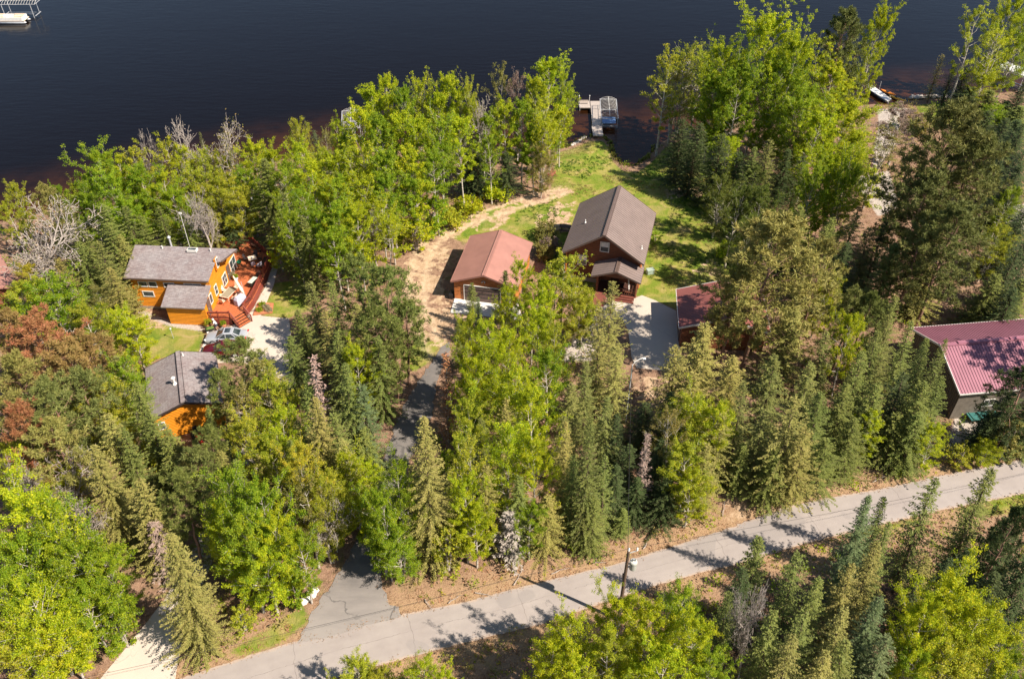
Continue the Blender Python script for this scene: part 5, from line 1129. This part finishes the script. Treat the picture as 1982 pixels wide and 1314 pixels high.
# picnic table left of the log house, sprinkler, bird feeder, fire-pit bench, pump etc.
q = at(1097, 441, .5); pt = empty('picnic_table', (q.x, q.y, ground_z(q.x, q.y)), R(-12), 'dark picnic table in the shade left of the log house', 'picnic table')
b = MB(); b.box((0, 0, .74), (1.9, .75, .05)); b.build('tabletop', M['dark_wood'], pt)
for s in (-1, 1): b = MB(); b.box((0, s*.65, .44), (1.9, .26, .05)); b.build('seat', M['dark_wood'], pt); b = MB(); b.beam((s*.7, -.7, 0), (s*.7, .25, .72), .08, .06); b.beam((s*.7, .7, 0), (s*.7, -.25, .72), .08, .06); b.build('leg', M['dark_wood'], pt)
q = at(1258, 528, .1); bx = empty('utility_box', (q.x, q.y, 0), R(15), 'pale green utility box on the lawn right of the porch', 'utility box'); b = MB(); b.box((0, 0, .3), (.9, .6, .6)); b.box((0, 0, .63), (.98, .68, .07)); b.build('cabinet', plain('pale_green_paint', (.33,.42,.36), .5), bx, bevel=.03)
q = at(336, 655, 0); sp_ = empty('garden_sprinkler', (q.x, q.y, 0), 0, 'slim metal garden post standing on the small lawn', 'garden post'); b = MB(); b.tube((0, 0, 0), (0, 0, 1.4), .03); b.lathe((0, 0, 1.4), [(.1, 0), (.14, .05), (.02, .18)], 8); b.build('post', M['galvanised'], sp_)
q = at(1068, 340, .5); wr = empty('wood_rack', (q.x, q.y, ground_z(q.x, q.y)), R(70), 'reddish plank rack leaning at the edge of the aspen grove', 'rack'); b = MB()
for k in range(4): b.box((0, -.3+k*.2, .8), (2.0, .12, .06), tilt=Matrix.Rotation(R(30), 3, 'X'))
for s in (-.9, .9): b.beam((s, -.5, 0), (s, .3, 1.2), .1, .1)
b.build('planks', M['deck_red'], wr)
q = at(472, 404, .4); fb = empty('fire_bench', (q.x, q.y, ground_z(q.x, q.y)), R(25), 'orange wooden garden seat on the clearing behind the yellow house', 'bench'); b = MB(); b.box((0, 0, .42), (1.2, .45, .06)); b.box((0, .25, .7), (1.2, .06, .5)); 
for s in (-.5, .5): b.box((s, 0, .2), (.08, .42, .4))
b.build('seat', M['orange_wood'], fb)
q = at(484, 388, .3); cb = empty('white_table', (q.x, q.y, ground_z(q.x, q.y)), R(10), 'small white table on the clearing behind the yellow house', 'table'); b = MB(); b.box((0, 0, .55), (1.1, .6, .06)); b.build('tabletop', M['white_paint'], cb)
for sx in (-.45, .45): b = MB(); b.box((sx, 0, .27), (.06, .5, .54)); b.build('leg', M['white_paint'], cb)
fp = [at(x, y, .3) for x, y in ((1850, 211), (1902, 213), (1929, 248))]; rf_ = empty('rail_fence', (fp[1].x, fp[1].y, ground_z(fp[1].x, fp[1].y)), 0, 'low orange wooden rail edging at the dark grove, top right', 'fence')
for a, c in ((fp[0], fp[1]), (fp[1], fp[2])): A = Vector((a.x-fp[1].x, a.y-fp[1].y, .9)); C = Vector((c.x-fp[1].x, c.y-fp[1].y, .9)); b = MB(); b.beam(A, C, .14, .14); b.beam(A-Vector((0,0,.45)), C-Vector((0,0,.45)), .08, .1); b.build('rail', M['orange_wood'], rf_)
for a in fp: b = MB(); b.box((a.x-fp[1].x, a.y-fp[1].y, .5), (.14, .14, 1.0)); b.build('post', M['orange_wood'], rf_)
HARD.append(np.array(dpoly))
for c_, a_, w_, l_ in ((cH, aH, 9.6, 12), (cG, aG, 7.9, 9.6), (cS, aS, 9.6, 6.8), (cP, aP, 10, 23.5), (cY, aY, 9.8, 8.6), ((cY[0]+2.4, cY[1]-4.7), aY, 5, 3.2), (cL, aL, 6.8, 7.6)):
    HARD.append(np.array([(c_[0]+math.cos(a_)*i*w_/2-math.sin(a_)*j*l_/2, c_[1]+math.sin(a_)*i*w_/2+math.cos(a_)*j*l_/2) for i, j in ((-1, -1), (1, -1), (1, 1), (-1, 1))]))
# ---------------------------------------------------------------- the trees, each where its tip shows
B, A_, Pp, TB, S, Fi, La, Ce, Pi, BP, Ba, DS, Sh, Sa = 'birch', 'aspen', 'poplar', 'thin birch', 'spruce', 'fir', 'larch', 'cedar', 'pine', 'big pine', 'bare tree', 'dead spruce', 'shrub', 'sapling'
plant_zone('on the shore at far left', [(B,28,362,46,8,'yg'),(Pi,82,358,70,11,'olive'),(B,112,372,50,9,'green'),(B,142,357,46,9,'yg'),(Ba,62,386,170,14.5,'pale'),(La,128,400,70,11,'darkolive'),(B,8,395,50,8,'yg'),(S,150,425,62,13,'mid'),(S,108,430,60,12,'darkolive'),(S,196,395,75,14,'mid'),(B,170,350,70,10,'green'),(S,240,400,60,12,'mid'),(B,165,380,70,10,'green')])
plant_zone('on the shore behind yellow house', [(B,185,300,95,13,'green'),(B,228,308,80,12,'lime'),(TB,258,293,60,13,'yg'),(Ba,292,258,60,14,'grey'),(Ba,338,236,95,15.5,'grey'),(S,386,256,22,12,'darkolive'),(TB,318,276,70,13,'yg'),(B,350,290,80,12,'lime'),(Ba,430,226,120,15.5,'olive'),(TB,392,298,66,12,'yg'),(B,432,312,80,11,'yg'),(B,488,284,76,12,'lime'),(B,525,296,70,11,'lime'),(B,573,238,58,13,'yg'),(S,607,252,36,12,'blue'),(TB,630,256,36,11,'olive'),(B,585,286,70,11,'lime'),
  (B,270,330,90,12,'green'),(B,212,345,90,12,'green'),(B,315,340,90,11,'lime'),(TB,370,330,70,11,'yg'),(B,470,330,80,10,'green'),(B,545,330,90,12,'green'),(B,600,322,90,12,'lime'),(B,630,300,60,11,'lime'),(Ba,375,360,80,12,'grey'),(B,415,350,80,10,'yg')])
plant_zone('close behind the yellow house', [(S,510,308,82,15,'mid'),(S,398,388,60,11,'olive'),(S,352,405,52,10,'mid'),(S,305,398,52,11,'mid'),(S,268,418,56,10,'mid'),(B,240,392,80,10,'green'),(B,330,372,80,10,'green'),(B,448,352,70,11,'yg'),(S,548,372,70,14,'mid'),(B,582,372,80,12,'green'),(B,560,420,70,11,'green'),(Fi,438,400,40,9,'dk'),(S,586,420,66,13,'mid'),(Sa,535,462,46,5,'lime'),(B,285,375,70,9,'green'),(B,390,362,70,10,'yg'),(S,205,432,60,12,'mid'),(S,230,455,56,10,'olive')])
plant_zone('left of the yellow house', [(La,188,468,80,11,'darkolive'),(S,150,470,60,11,'mid'),(DS,130,545,34,8,'pink'),(B,90,548,150,9,'green'),(B,32,560,90,9,'yg'),(B,50,520,60,8,'yellow'),(La,212,520,80,10,'olive'),(B,185,560,70,7,'olive'),(S,110,500,60,10,'olive'),(B,225,606,90,7,'lime'),(Sa,240,560,60,4,'olive'),(B,160,600,90,9,'yg'),(B,255,625,80,8,'lime')])
plant_zone('at the left picture edge', [(Pi,60,620,150,13,'orange'),(Pi,125,665,140,13,'rust'),(Pi,20,690,130,14,'olive'),(Pi,90,740,150,14,'darkolive'),(Pi,30,790,120,14,'orange'),(Pi,150,720,120,13,'darkolive'),(Pi,95,820,130,13,'olive'),(B,195,748,115,10,'yellow'),(B,150,770,80,9,'yg'),(B,230,700,90,10,'green'),(Ba,110,885,120,10,'grey'),(B,50,860,120,9,'yg'),(Ba,42,900,90,11,'grey'),(B,120,905,80,8,'yg'),(B,10,870,80,9,'yg'),(Pi,170,650,100,11,'rust'),(Pi,5,600,90,12,'rust')])
plant_zone('left of the lower orange garage', [(S,262,740,76,13,'mid'),(S,205,800,80,14,'olive'),(S,285,792,70,12,'mid'),(S,180,862,92,16,'olive'),(S,238,830,70,13,'mid'),(S,322,830,70,11,'mid'),(S,225,690,66,12,'darkolive'),(S,200,640,60,11,'olive'),(Sa,300,860,70,5,'yg'),(S,345,855,60,9,'olive')])
plant_zone('in the bottom left corner', [(B,28,962,170,13,'lime'),(B,105,985,140,12,'green'),(Ba,140,960,110,12,'grey'),(B,40,1050,170,12,'green'),(B,140,1050,150,12,'green'),(TB,95,1010,130,13,'lime'),(B,200,1080,110,10,'green'),(B,60,1150,170,11,'lime'),(B,160,1150,130,9,'green'),(B,20,1210,130,9,'yg'),(B,110,1210,120,8,'lime'),(Sa,200,1170,70,6,'green'),(S,268,925,96,14,'olive'),(DS,296,1010,60,9,'pink'),(B,0,1130,120,11,'green')])
plant_zone('between the two left driveways', [(S,330,1034,112,17.5,'olive'),(Pi,372,868,110,12,'darkolive'),(Pi,345,915,100,12,'mid'),(B,440,922,130,13,'green'),(B,510,955,130,13,'green'),(B,470,1010,130,12,'green'),(B,528,1012,100,11,'lime'),(B,425,985,90,11,'lime'),(B,580,880,90,12,'yellow'),(B,615,930,80,11,'yg'),(TB,590,940,100,11,'olive'),(B,580,1040,90,9,'green'),(B,510,1060,120,9,'lime'),(Ba,625,960,90,9,'pale'),(S,395,945,70,12,'darkolive'),(Sa,460,1180,50,3,'yg'),(Sa,560,1110,60,5,'green'),(S,300,960,66,12,'mid'),(Pi,400,830,80,11,'mid')])
plant_zone('between orange garage and driveway', [(Pi,462,662,108,12,'mid'),(Pi,492,700,90,11,'olive'),(S,402,788,40,9,'mid'),(S,440,838,44,10,'mid'),(B,520,748,110,10,'yg'),(TB,470,760,100,10,'olive'),(B,480,820,110,11,'yg'),(B,545,800,100,11,'lime'),(B,525,858,90,10,'yg'),(S,520,700,50,9,'olive'),(B,560,770,80,9,'yg'),(S,455,890,60,11,'mid'),(Fi,425,870,50,11,'olive'),(S,500,880,60,11,'olive'),(Pi,420,720,70,10,'mid')])
plant_zone('left of the asphalt driveway', [(S,592,722,62,15,'mid'),(DS,605,688,46,15,'pink'),(S,640,545,66,14,'mid'),(S,690,590,76,15,'olive'),(S,650,640,64,14,'mid'),(S,668,702,84,17,'mid'),(S,700,745,80,15,'blue'),(S,575,600,66,11,'mid'),(S,600,545,60,11,'darkolive'),(Pi,745,520,120,15,'mid'),(Pi,690,500,100,13,'mid'),(Pi,785,585,86,12,'mid'),(B,690,678,74,10,'lime'),(S,628,600,60,13,'olive'),(S,560,650,60,10.5,'mid'),(S,610,770,80,16,'olive'),(S,645,800,76,13,'mid'),(S,730,650,70,13,'mid'),(Pi,720,600,90,13,'mid'),(Pi,758,620,70,12,'mid')])
plant_zone('lower left of asphalt driveway', [(S,575,815,60,12,'darkolive'),(B,640,925,90,9,'yg'),(B,700,905,80,9,'lime'),(B,670,880,80,9,'lime'),(B,715,950,80,10,'green'),(B,735,1000,80,8,'green'),(Sa,690,980,70,6,'lime'),(S,560,850,60,12,'mid'),(B,640,985,70,6,'yg'),(S,702,830,70,12,'mid'),(Sa,735,1030,60,6,'green'),(S,660,850,70,12,'olive')])
plant_zone('in the grove left of track', [(A_,718,176,72,15,'lime'),(A_,748,156,58,16,'lime'),(A_,782,176,56,15,'green'),(A_,816,164,60,15,'lime'),(A_,866,154,60,16,'lime'),(A_,846,190,56,14,'lime'),(A_,890,180,56,14,'lime'),(Ba,930,182,80,15,'pale'),(A_,906,172,44,15,'yg'),
  (A_,700,216,72,14,'lime'),(A_,735,232,72,14,'green'),(A_,775,226,70,14,'lime'),(A_,812,236,74,14,'lime'),(A_,852,240,66,14,'green'),(A_,886,236,66,14,'lime'),(B,652,236,46,10,'lime'),(B,672,272,50,9,'green'),
  (A_,650,300,80,13,'lime'),(A_,700,290,84,14,'lime'),(A_,748,300,80,14,'green'),(A_,795,296,74,13,'lime'),(A_,838,300,66,12,'green'),(A_,655,350,80,12,'green'),(A_,700,352,80,12,'lime')])
plant_zone('beside the sandy track', [(A_,745,352,74,12,'green'),(A_,690,408,70,12,'lime'),(A_,650,400,80,12,'green'),(A_,735,398,70,11,'lime'),(Ba,800,330,60,10,'pale'),(A_,790,352,64,10,'green'),(A_,640,450,70,11,'green'),(Sa,800,410,60,6,'lime'),(Sa,840,390,60,5,'green'),(Sa,700,470,60,6,'lime'),(Ba,715,395,60,11,'pale'),(B,635,360,80,12,'lime'),(Sh,760,440,50,2.5,'yg'),(Sh,905,378,60,3,'lime'),(Sh,870,402,60,3,'yg'),(Sh,960,350,60,3,'lime'),(Sh,830,425,55,2.6,'green'),(B,612,410,70,11,'green')])
plant_zone('on the shore left of dock', [(TB,970,136,52,14,'olive'),(TB,1004,148,58,14,'pink'),(A_,1062,120,78,16,'lime'),(A_,1090,150,50,13,'lime'),(A_,1035,158,50,14,'lime'),(A_,940,228,60,12,'green'),(A_,975,205,64,13,'lime'),(A_,1012,200,62,13,'green'),(A_,1050,205,64,13,'lime'),(A_,1086,215,46,9,'lime'),(A_,1030,262,56,9,'green'),(A_,1068,262,44,7,'green'),(Fi,905,286,50,9,'dk'),(Fi,925,300,50,8,'dk'),(Fi,980,296,50,8,'dk'),(B,1050,285,50,8,'olive'),(TB,945,270,50,10,'green')])
plant_zone('right of the cove', [(TB,1298,106,76,12.5,'yg'),(TB,1335,92,90,13.5,'yg'),(TB,1362,106,66,12.5,'yg'),(TB,1318,140,80,9,'olive'),(Pp,1405,98,104,17,'lime'),(Pp,1490,52,130,20,'lime'),(Pp,1545,78,92,19,'lime'),(BP,1642,20,116,22,'darkolive'),(Pp,1708,36,66,18,'lime'),(Pp,1440,135,110,16,'green'),(Pp,1520,130,110,16,'green'),(Pp,1385,160,90,13,'green'),(Pp,1620,130,110,16,'lime'),(Pp,1560,180,100,14,'green'),(Pp,1640,215,120,13,'lime'),(Pp,1590,225,100,13,'lime'),(Pp,1662,262,70,10,'lime')])
plant_zone('on the lawn right of cove', [(Ce,1322,232,70,10,'dk'),(Ce,1356,240,80,11,'dk'),(Ce,1398,262,76,11,'dk'),(Ce,1430,296,66,9,'dk'),(B,1412,270,56,8,'lime'),(S,1462,285,56,13,'mid'),(S,1492,270,60,14,'darkolive'),(Fi,1540,238,46,13,'darkolive'),(B,1462,330,60,8,'mid'),(B,1400,345,66,9,'deep'),(B,1436,372,76,11,'deep'),(B,1478,372,76,11,'deep'),(Fi,1527,290,44,11,'dk'),(S,1555,300,60,12,'dk')])
plant_zone('right of the log house lawn', [(Pp,1605,300,90,13,'lime'),(Pp,1645,330,80,12,'green'),(Pp,1580,338,74,12,'green'),(TB,1650,290,80,14,'lime'),(B,1450,430,76,10,'deep'),(B,1500,420,80,12,'deep'),(S,1550,400,70,12,'mid'),(S,1612,420,70,12,'mid'),(S,1660,410,70,12,'mid'),(Sh,1412,470,50,2.4,'green'),(S,1580,470,70,11,'dk'),(S,1640,470,70,11,'dk'),(Fi,1600,440,46,13,'mid'),(S,1685,440,60,11,'darkolive'),(Sa,1270,452,24,1.6,'green')])
plant_zone('under the giant pine, right', [(BP,1858,206,210,23,'darkolive'),(BP,1905,260,150,20,'darkolive'),(BP,1806,335,150,17,'darkolive'),(BP,1860,400,160,16,'darkolive'),(S,1735,470,80,12,'mid'),(S,1715,430,60,12,'dk'),(S,1800,520,80,8,'olive'),(S,1932,530,80,9,'mid'),(Pi,1790,440,110,13,'darkolive'),(B,1940,440,80,8,'yg'),(Fi,1975,480,50,12,'dk'),(S,1965,560,70,9,'dk'),(TB,1752,212,90,9,'pink'),(TB,1722,250,70,7,'olive'),(Sh,1780,222,60,3,'olive'),(Sa,1695,330,50,6,'yg')])
plant_zone('at the top right corner', [(TB,1896,22,66,16,'yg'),(TB,1938,60,60,13,'lime'),(B,1962,12,80,15,'lime'),(B,1990,30,70,14,'green'),(Fi,1826,106,28,9,'olive'),(Fi,1850,124,30,8,'dk'),(Fi,1872,130,34,7,'dk'),(B,1906,130,60,7,'lime'),(S,1880,168,60,5,'dk'),(S,1920,175,60,6,'mid'),(S,1985,160,60,9,'dk'),(S,1950,230,60,9,'dk'),(S,1982,240,60,11,'dk'),(S,1915,215,54,6,'dk'),(S,1975,320,80,12,'dk'),(S,1940,300,60,10,'dk'),(B,1960,370,60,8,'green'),(S,1990,400,80,12,'dk'),(S,1962,252,70,10,'dk'),(S,1950,196,60,5.5,'dk'),(S,1978,206,70,6.5,'mid'),(B,1930,205,60,5,'green'),(S,1972,232,70,7,'dk'),(S,1985,290,80,11,'dk'),(S,1966,350,70,9,'dk'),(S,1990,470,80,11,'dk'),(S,1968,430,66,8,'dk'),(S,1985,540,80,9,'mid')])
plant_zone('among trees beside garage apron', [(Fi,913,548,28,7.5,'mid'),(Fi,926,577,24,7,'blue'),(Fi,978,524,34,7.5,'mid'),(Fi,887,618,30,8,'mid'),(B,1010,512,62,9,'lime'),(B,1050,545,80,10,'lime'),(TB,1095,498,80,11,'yg'),(B,1120,545,76,9,'yg'),(TB,1078,520,70,10,'yg'),(B,985,560,60,9,'lime'),(B,1035,580,80,9,'lime'),(B,1130,575,60,7,'yg'),(Sh,1055,430,48,2.6,'olive'),(Sh,1062,458,44,2.6,'pink'),(Sh,1054,470,40,2.4,'olive'),(TB,1150,600,70,5,'olive')])
plant_zone('right of the asphalt driveway', [(B,906,622,66,12,'yg'),(B,948,628,84,13,'lime'),(B,985,655,70,11,'lime'),(B,912,668,50,11,'lime'),(DS,862,682,50,12,'orange'),(Fi,915,735,60,12,'green'),(B,918,700,90,12,'lime'),(B,1000,720,100,12,'lime'),(B,1040,615,80,11,'lime'),(B,1075,632,70,11,'yg'),(Fi,992,640,38,8,'olive'),(B,1060,690,100,11,'green'),(B,1030,760,110,12,'lime'),(S,980,770,60,14,'olive'),(B,910,790,80,12,'yg'),(S,930,810,60,12,'darkolive'),(S,905,830,56,12,'mid'),(Sa,858,880,50,5,'green'),(TB,890,850,70,12,'yg')])
plant_zone('on the bank above the road', [(S,820,808,106,21,'olive'),(B,985,830,100,13,'lime'),(B,1035,860,90,12,'lime'),(TB,905,860,80,13,'yg'),(S,940,900,70,13,'olive'),(S,1095,815,66,16,'olive'),(S,1143,812,70,19,'mid'),(S,1110,880,70,13,'mid'),(S,1172,880,60,13,'mid'),(B,770,900,90,13,'green'),(B,742,965,80,11,'green'),(B,920,985,90,8,'lime'),(B,900,930,80,11,'lime'),(DS,985,990,64,6.5,'grey'),(S,1060,960,80,9,'olive'),(Sa,860,1020,80,6,'yg'),(S,770,935,60,10,'mid'),(S,1005,920,70,12,'mid'),(Fi,1207,985,34,4.5,'mid'),(B,770,1030,80,7,'green'),(S,870,905,60,11,'olive'),(S,1150,960,60,9,'mid'),(B,1025,985,80,7,'green')])
plant_zone('left of the lamp pole', [(La,1186,545,90,14,'olive'),(La,1160,640,110,13,'olive'),(La,1195,665,90,13,'olive'),(Fi,1105,745,60,13,'darkolive'),(S,1175,770,70,13,'darkolive'),(Fi,1092,805,44,11,'darkolive'),(La,1135,700,80,12,'darkolive'),(S,1195,800,60,11,'dk'),(S,1220,860,60,9,'dk'),(S,1195,900,60,9,'dk')])
plant_zone('below the concrete pad', [(La,1365,628,150,14,'olive'),(La,1310,672,110,12,'olive'),(La,1420,690,120,13,'olive'),(B,1340,770,110,10,'yg'),(B,1380,790,110,10,'lime'),(TB,1300,800,80,11,'olive'),(DS,1254,838,44,11,'pink'),(La,1400,800,90,11,'olive'),(S,1250,780,70,8,'dk'),(S,1280,850,70,10,'dk'),(S,1235,925,60,7,'dk'),(B,1330,870,110,9,'yg'),(La,1370,860,90,10,'olive'),(S,1290,930,80,7,'dk'),(B,1340,920,80,7,'lime'),(La,1440,740,90,13,'darkolive'),(S,1300,760,66,9,'dk'),(La,1345,720,100,12,'olive')])
plant_zone('around the reddish outbuilding', [(BP,1512,428,250,19,'olive'),(Pi,1600,470,110,14,'olive'),(Pi,1440,520,100,14,'olive'),(B,1610,530,70,9,'lime'),(B,1645,615,80,11,'lime'),(La,1540,600,120,12,'olive'),(La,1500,690,120,13,'darkolive'),(S,1570,700,80,13,'darkolive'),(S,1600,640,70,12,'darkolive'),(La,1540,770,130,14,'olive'),(S,1590,760,80,13,'mid'),(La,1480,790,90,12,'darkolive'),(S,1500,860,80,9,'mid'),(La,1560,830,110,11,'olive'),(Fi,1440,860,50,8,'mid'),(La,1600,850,100,8,'mid'),(Pi,1660,560,90,12,'darkolive')])
plant_zone('left of the maroon-roofed shed', [(S,1700,640,66,14,'mid'),(S,1735,575,60,13,'mid'),(S,1765,620,62,14,'mid'),(S,1795,655,60,15,'mid'),(S,1832,655,52,16,'mid'),(S,1722,610,60,12,'darkolive'),(S,1670,680,70,13,'mid'),(S,1700,740,80,12,'mid'),(S,1750,720,80,12,'dk'),(S,1790,740,80,12,'mid'),(S,1825,730,60,12,'mid'),(B,1690,800,60,7,'lime'),(S,1640,740,76,12,'mid'),(S,1740,800,80,8,'mid'),(B,1810,830,60,6,'lime'),(S,1655,810,70,9,'mid'),(S,1780,800,80,9,'mid'),(Pi,1690,570,80,12,'mid')])
plant_zone('right of the shed front', [(Pi,1990,720,110,11,'dk'),(S,1960,760,90,9,'dk'),(S,1920,800,60,6,'dk'),(B,1915,855,50,3.5,'lime'),(Sa,1970,820,70,5,'olive'),(Sa,1870,870,50,2.5,'yg'),(S,2010,780,80,8,'mid'),(Pi,2156,577,125,15,'mid')])
plant_zone('below the road at right', [(Fi,1470,1040,66,14,'mid'),(Fi,1545,1070,70,14,'mid'),(S,1683,958,84,17,'blue'),(Fi,1712,962,46,13,'mid'),(Fi,1812,924,74,17,'mid'),(Fi,1922,906,76,17,'mid'),(Fi,1698,1050,60,14,'olive'),(Fi,1795,1075,66,13,'olive'),(Fi,1722,1010,50,14,'mid'),(Fi,1585,1120,60,13,'mid'),(S,1705,1155,80,15,'blue'),(Fi,1636,1175,64,14,'olive'),(Fi,1535,1230,66,13,'olive'),(Fi,1412,1145,50,12,'mid'),(Ba,1475,1118,80,14,'grey'),(Fi,1600,1260,60,12,'olive'),(S,1720,1230,86,13,'blue'),(S,1500,1180,80,13,'mid'),(S,1560,1180,80,14,'mid'),(S,1650,1090,80,14,'olive'),(S,1440,1100,70,12,'dk'),(S,1640,1240,80,12,'mid')])
plant_zone('in the bottom right corner', [(B,1850,1130,150,13,'lime'),(B,1905,1180,140,12,'lime'),(B,1800,1180,120,12,'lime'),(B,1850,1240,150,10,'yg'),(B,1950,1230,120,10,'lime'),(S,1960,1000,110,13,'dk'),(S,2000,1080,120,13,'dk'),(S,1880,1060,90,12,'dk'),(Pi,1975,985,90,14,'dk'),(S,1780,1110,70,11,'dk'),(S,1930,1110,90,11,'dk'),(B,1780,1260,90,9,'green'),(S,1990,1180,80,11,'dk'),(B,1985,1270,90,9,'green'),(S,1840,1080,70,11,'dk')])
plant_zone('below the utility pole', [(B,1200,1168,110,11,'lime'),(B,1325,1148,100,11,'green'),(B,1265,1190,110,11,'lime'),(B,1100,1200,110,11,'lime'),(B,1345,1200,110,11,'lime'),(B,1180,1240,110,10,'yg'),(B,1290,1260,120,10,'lime'),(B,1070,1250,90,9,'lime'),(B,1380,1270,90,8,'green'),(B,1230,1290,110,8,'lime'),(B,1110,1290,110,8,'lime'),(B,690,1282,80,6,'yg'),(B,735,1300,60,5,'yg'),(B,820,1285,80,7,'lime'),(B,860,1305,60,6,'lime'),(B,640,1320,60,5,'lime')])
# ---------------------------------------------------------------- undergrowth: seedlings, brush and grass nobody could count
rsg = np.random.RandomState(9)
keep_out = [road_poly]+[wpoly(p) for p in flat_px]+[wpoly(p) for p in dirts]+[wpoly(lawns[0]), wpoly(lawns[1]), wpoly(lawns[2])]
def scatter(n, x0, x1, y0, y1, pad=.3):
    P = np.stack([rsg.uniform(x0, x1, n), rsg.uniform(y0, y1, n)], 1); ok = shore_s(P) > .6
    for k in keep_out: d, i = sdist(P, k); ok &= ~i & (d > pad)
    return P[ok]
def tufts(name, P, per, size, spread, up, tcol, mat='leaf_broad', label=None, hgt=.5):
    n = len(P)*per; C = np.repeat(np.column_stack([P, _h(shore_s(P))]), per, 0); r = rsg.uniform(0, 1, n)**.6*np.repeat(rsg.uniform(.5, 1, len(P)), per)*spread; a = rsg.uniform(0, 6.283, n)
    C[:, 0] += np.cos(a)*r; C[:, 1] += np.sin(a)*r; C[:, 2] += rsg.uniform(.03, 1, n)*hgt*np.repeat(rsg.uniform(.3, 1.2, len(P)), per)
    V, Fq = rhombs(C, rnd_dirs(rsg, n)+np.array([0, 0, up]), rnd_dirs(rsg, n)+np.array([0, 0, .6]), size*rsg.uniform(.6, 1.3, n), size*.55)
    tint = np.clip(np.repeat(rsg.uniform(0, .6, len(P)), per)+rsg.uniform(0, .4, n), 0, 1)
    o = bpy.data.objects.new(name, np_mesh(name, V, Fq, M[mat], tint)); link(o); o.color = (*tcol, 1); return tag(o, label, None, None, 'stuff')
Pu = scatter(3600, -75, 80, 24, 140)
tufts('undergrowth', Pu[::2], 42, .12, .75, .3, TINT['green'][0], label='green seedlings and brush under the trees', hgt=1.3)
tufts('brush', Pu[1::2], 34, .12, .8, .4, TINT['olive'][0], label='olive undergrowth under the trees', hgt=1.1)
# low weeds and dead twigs on the road verges
Pv = scatter(16000, -55, 80, 24, 75, .25); dv_, _ = sdist(Pv, road_poly); Pv = Pv[dv_ < 6]
tufts('weeds', Pv[::3], 14, .07, .22, .6, TINT['yg'][0], label='low weeds along the road verge', hgt=.25)
tufts('dead_leaves', Pv[1::3], 16, .075, .4, -.2, (.36,.20,.11), 'leaf_dead', 'dead leaves and twigs along the road verge', .08)
Pd = scatter(9000, -70, 78, 26, 120, .2); tufts('leaf_litter', Pd, 12, .09, .6, -.2, (.30,.165,.09), 'leaf_dead', 'brown leaf litter on the forest floor', .08)
# litter blown over the edges of the paving
sp_ = []
for hp in HARD[:5]:
    for a, c in zip(hp, np.roll(hp, -1, 0)):
        n = int(np.hypot(*(c-a))*9)+1; t = rsg.uniform(0, 1, n)[:, None]; sp_.append(a+(c-a)*t+rsg.normal(0, .22, (n, 2)))
Pe = np.vstack(sp_); Pe = Pe[(np.abs(Pe[:, 0]) < 80) & (Pe[:, 1] < 110)]; tufts('edge_litter', Pe, 5, .05, .16, -.2, (.34,.22,.13), 'leaf_dead', 'dry leaves and grit along the paving edges', .10)
# fallen branches on the verge
Pb = [(1332,1012,40),(1350,1000,-30),(1480,968,15),(1250,1052,60),(1085,1105,20),(935,1150,-15),(1000,1118,70),(880,1160,35),(1560,952,-40),(1700,928,25),(1790,900,60),(830,1168,-50),(1160,1088,10),(1400,985,75)]
for i, (x, y, a_) in enumerate(sorted(Pb)):
    q = at(x, y, .1); b = MB(); L = 1.1+.15*(i % 5); p0 = Vector((-L/2, 0, .06)); 
    for k in range(4): p1 = p0+Vector((L/4, rsg.normal(0, .06), rsg.normal(0, .03))); b.tube(p0, p1, .05-.009*k, .041-.009*k, 6); b.tube(p1, p1+Vector((.15, (-1)**k*.3, .12)), .016, .008, 4); p0 = p1
    o = b.build('fallen_branch', M['bark_grey'], None, loc=(q.x, q.y, .06)); o.rotation_euler.z = R(a_); tag(o, f'pale fallen branch on the road bank, {ORD[i]} from the left', 'branch', 'fallen branches on the road bank')
# longer grass clumps on the lawns and along the track
Pg = np.stack([rsg.uniform(-25, 45, 24000), rsg.uniform(72, 126, 24000)], 1); d, i = sdist(Pg, wpoly(lawns[0])); ok = i & (shore_s(Pg) > .3)
for p in (dirts[0],): dd, ii = sdist(Pg, wpoly(p)); ok &= ~ii | (rsg.uniform(size=len(Pg)) < .12)
for p in flat_px[1:2]+flat_px[4:5]+flat_px[6:8]: dd, ii = sdist(Pg, wpoly(p)); ok &= ~(ii & (rsg.uniform(size=len(Pg)) < .97))
Pg = Pg[ok]; nz = np.sin(Pg[:, 0]*.6+np.sin(Pg[:, 1]*.35)*2)+np.sin(Pg[:, 1]*.5+1); 
tufts('grass', Pg[nz > .35], 8, .08, .25, .8, (.10,.19,.02), label='lush green grass clumps on the lawn', hgt=.12)
tufts('dry_grass', Pg[nz < -.6], 7, .07, .25, .6, (.33,.27,.09), label='dry yellow grass on the lawn', hgt=.1)
# reeds along the cove
sp_ = []
for (a, c) in zip(shore[14:24], shore[15:25]):
    L = np.hypot(*(c-a)); n = int(L*7); t = rsg.uniform(0, 1, n)[:, None]; sp_.append(a+(c-a)*t+rsg.normal(0, .28, (n, 2)))
Pr = np.vstack(sp_); tufts('reeds', Pr, 9, .16, .22, 2.2, (.26,.27,.06), label='grassy reeds along the waterline of the cove', hgt=.35)
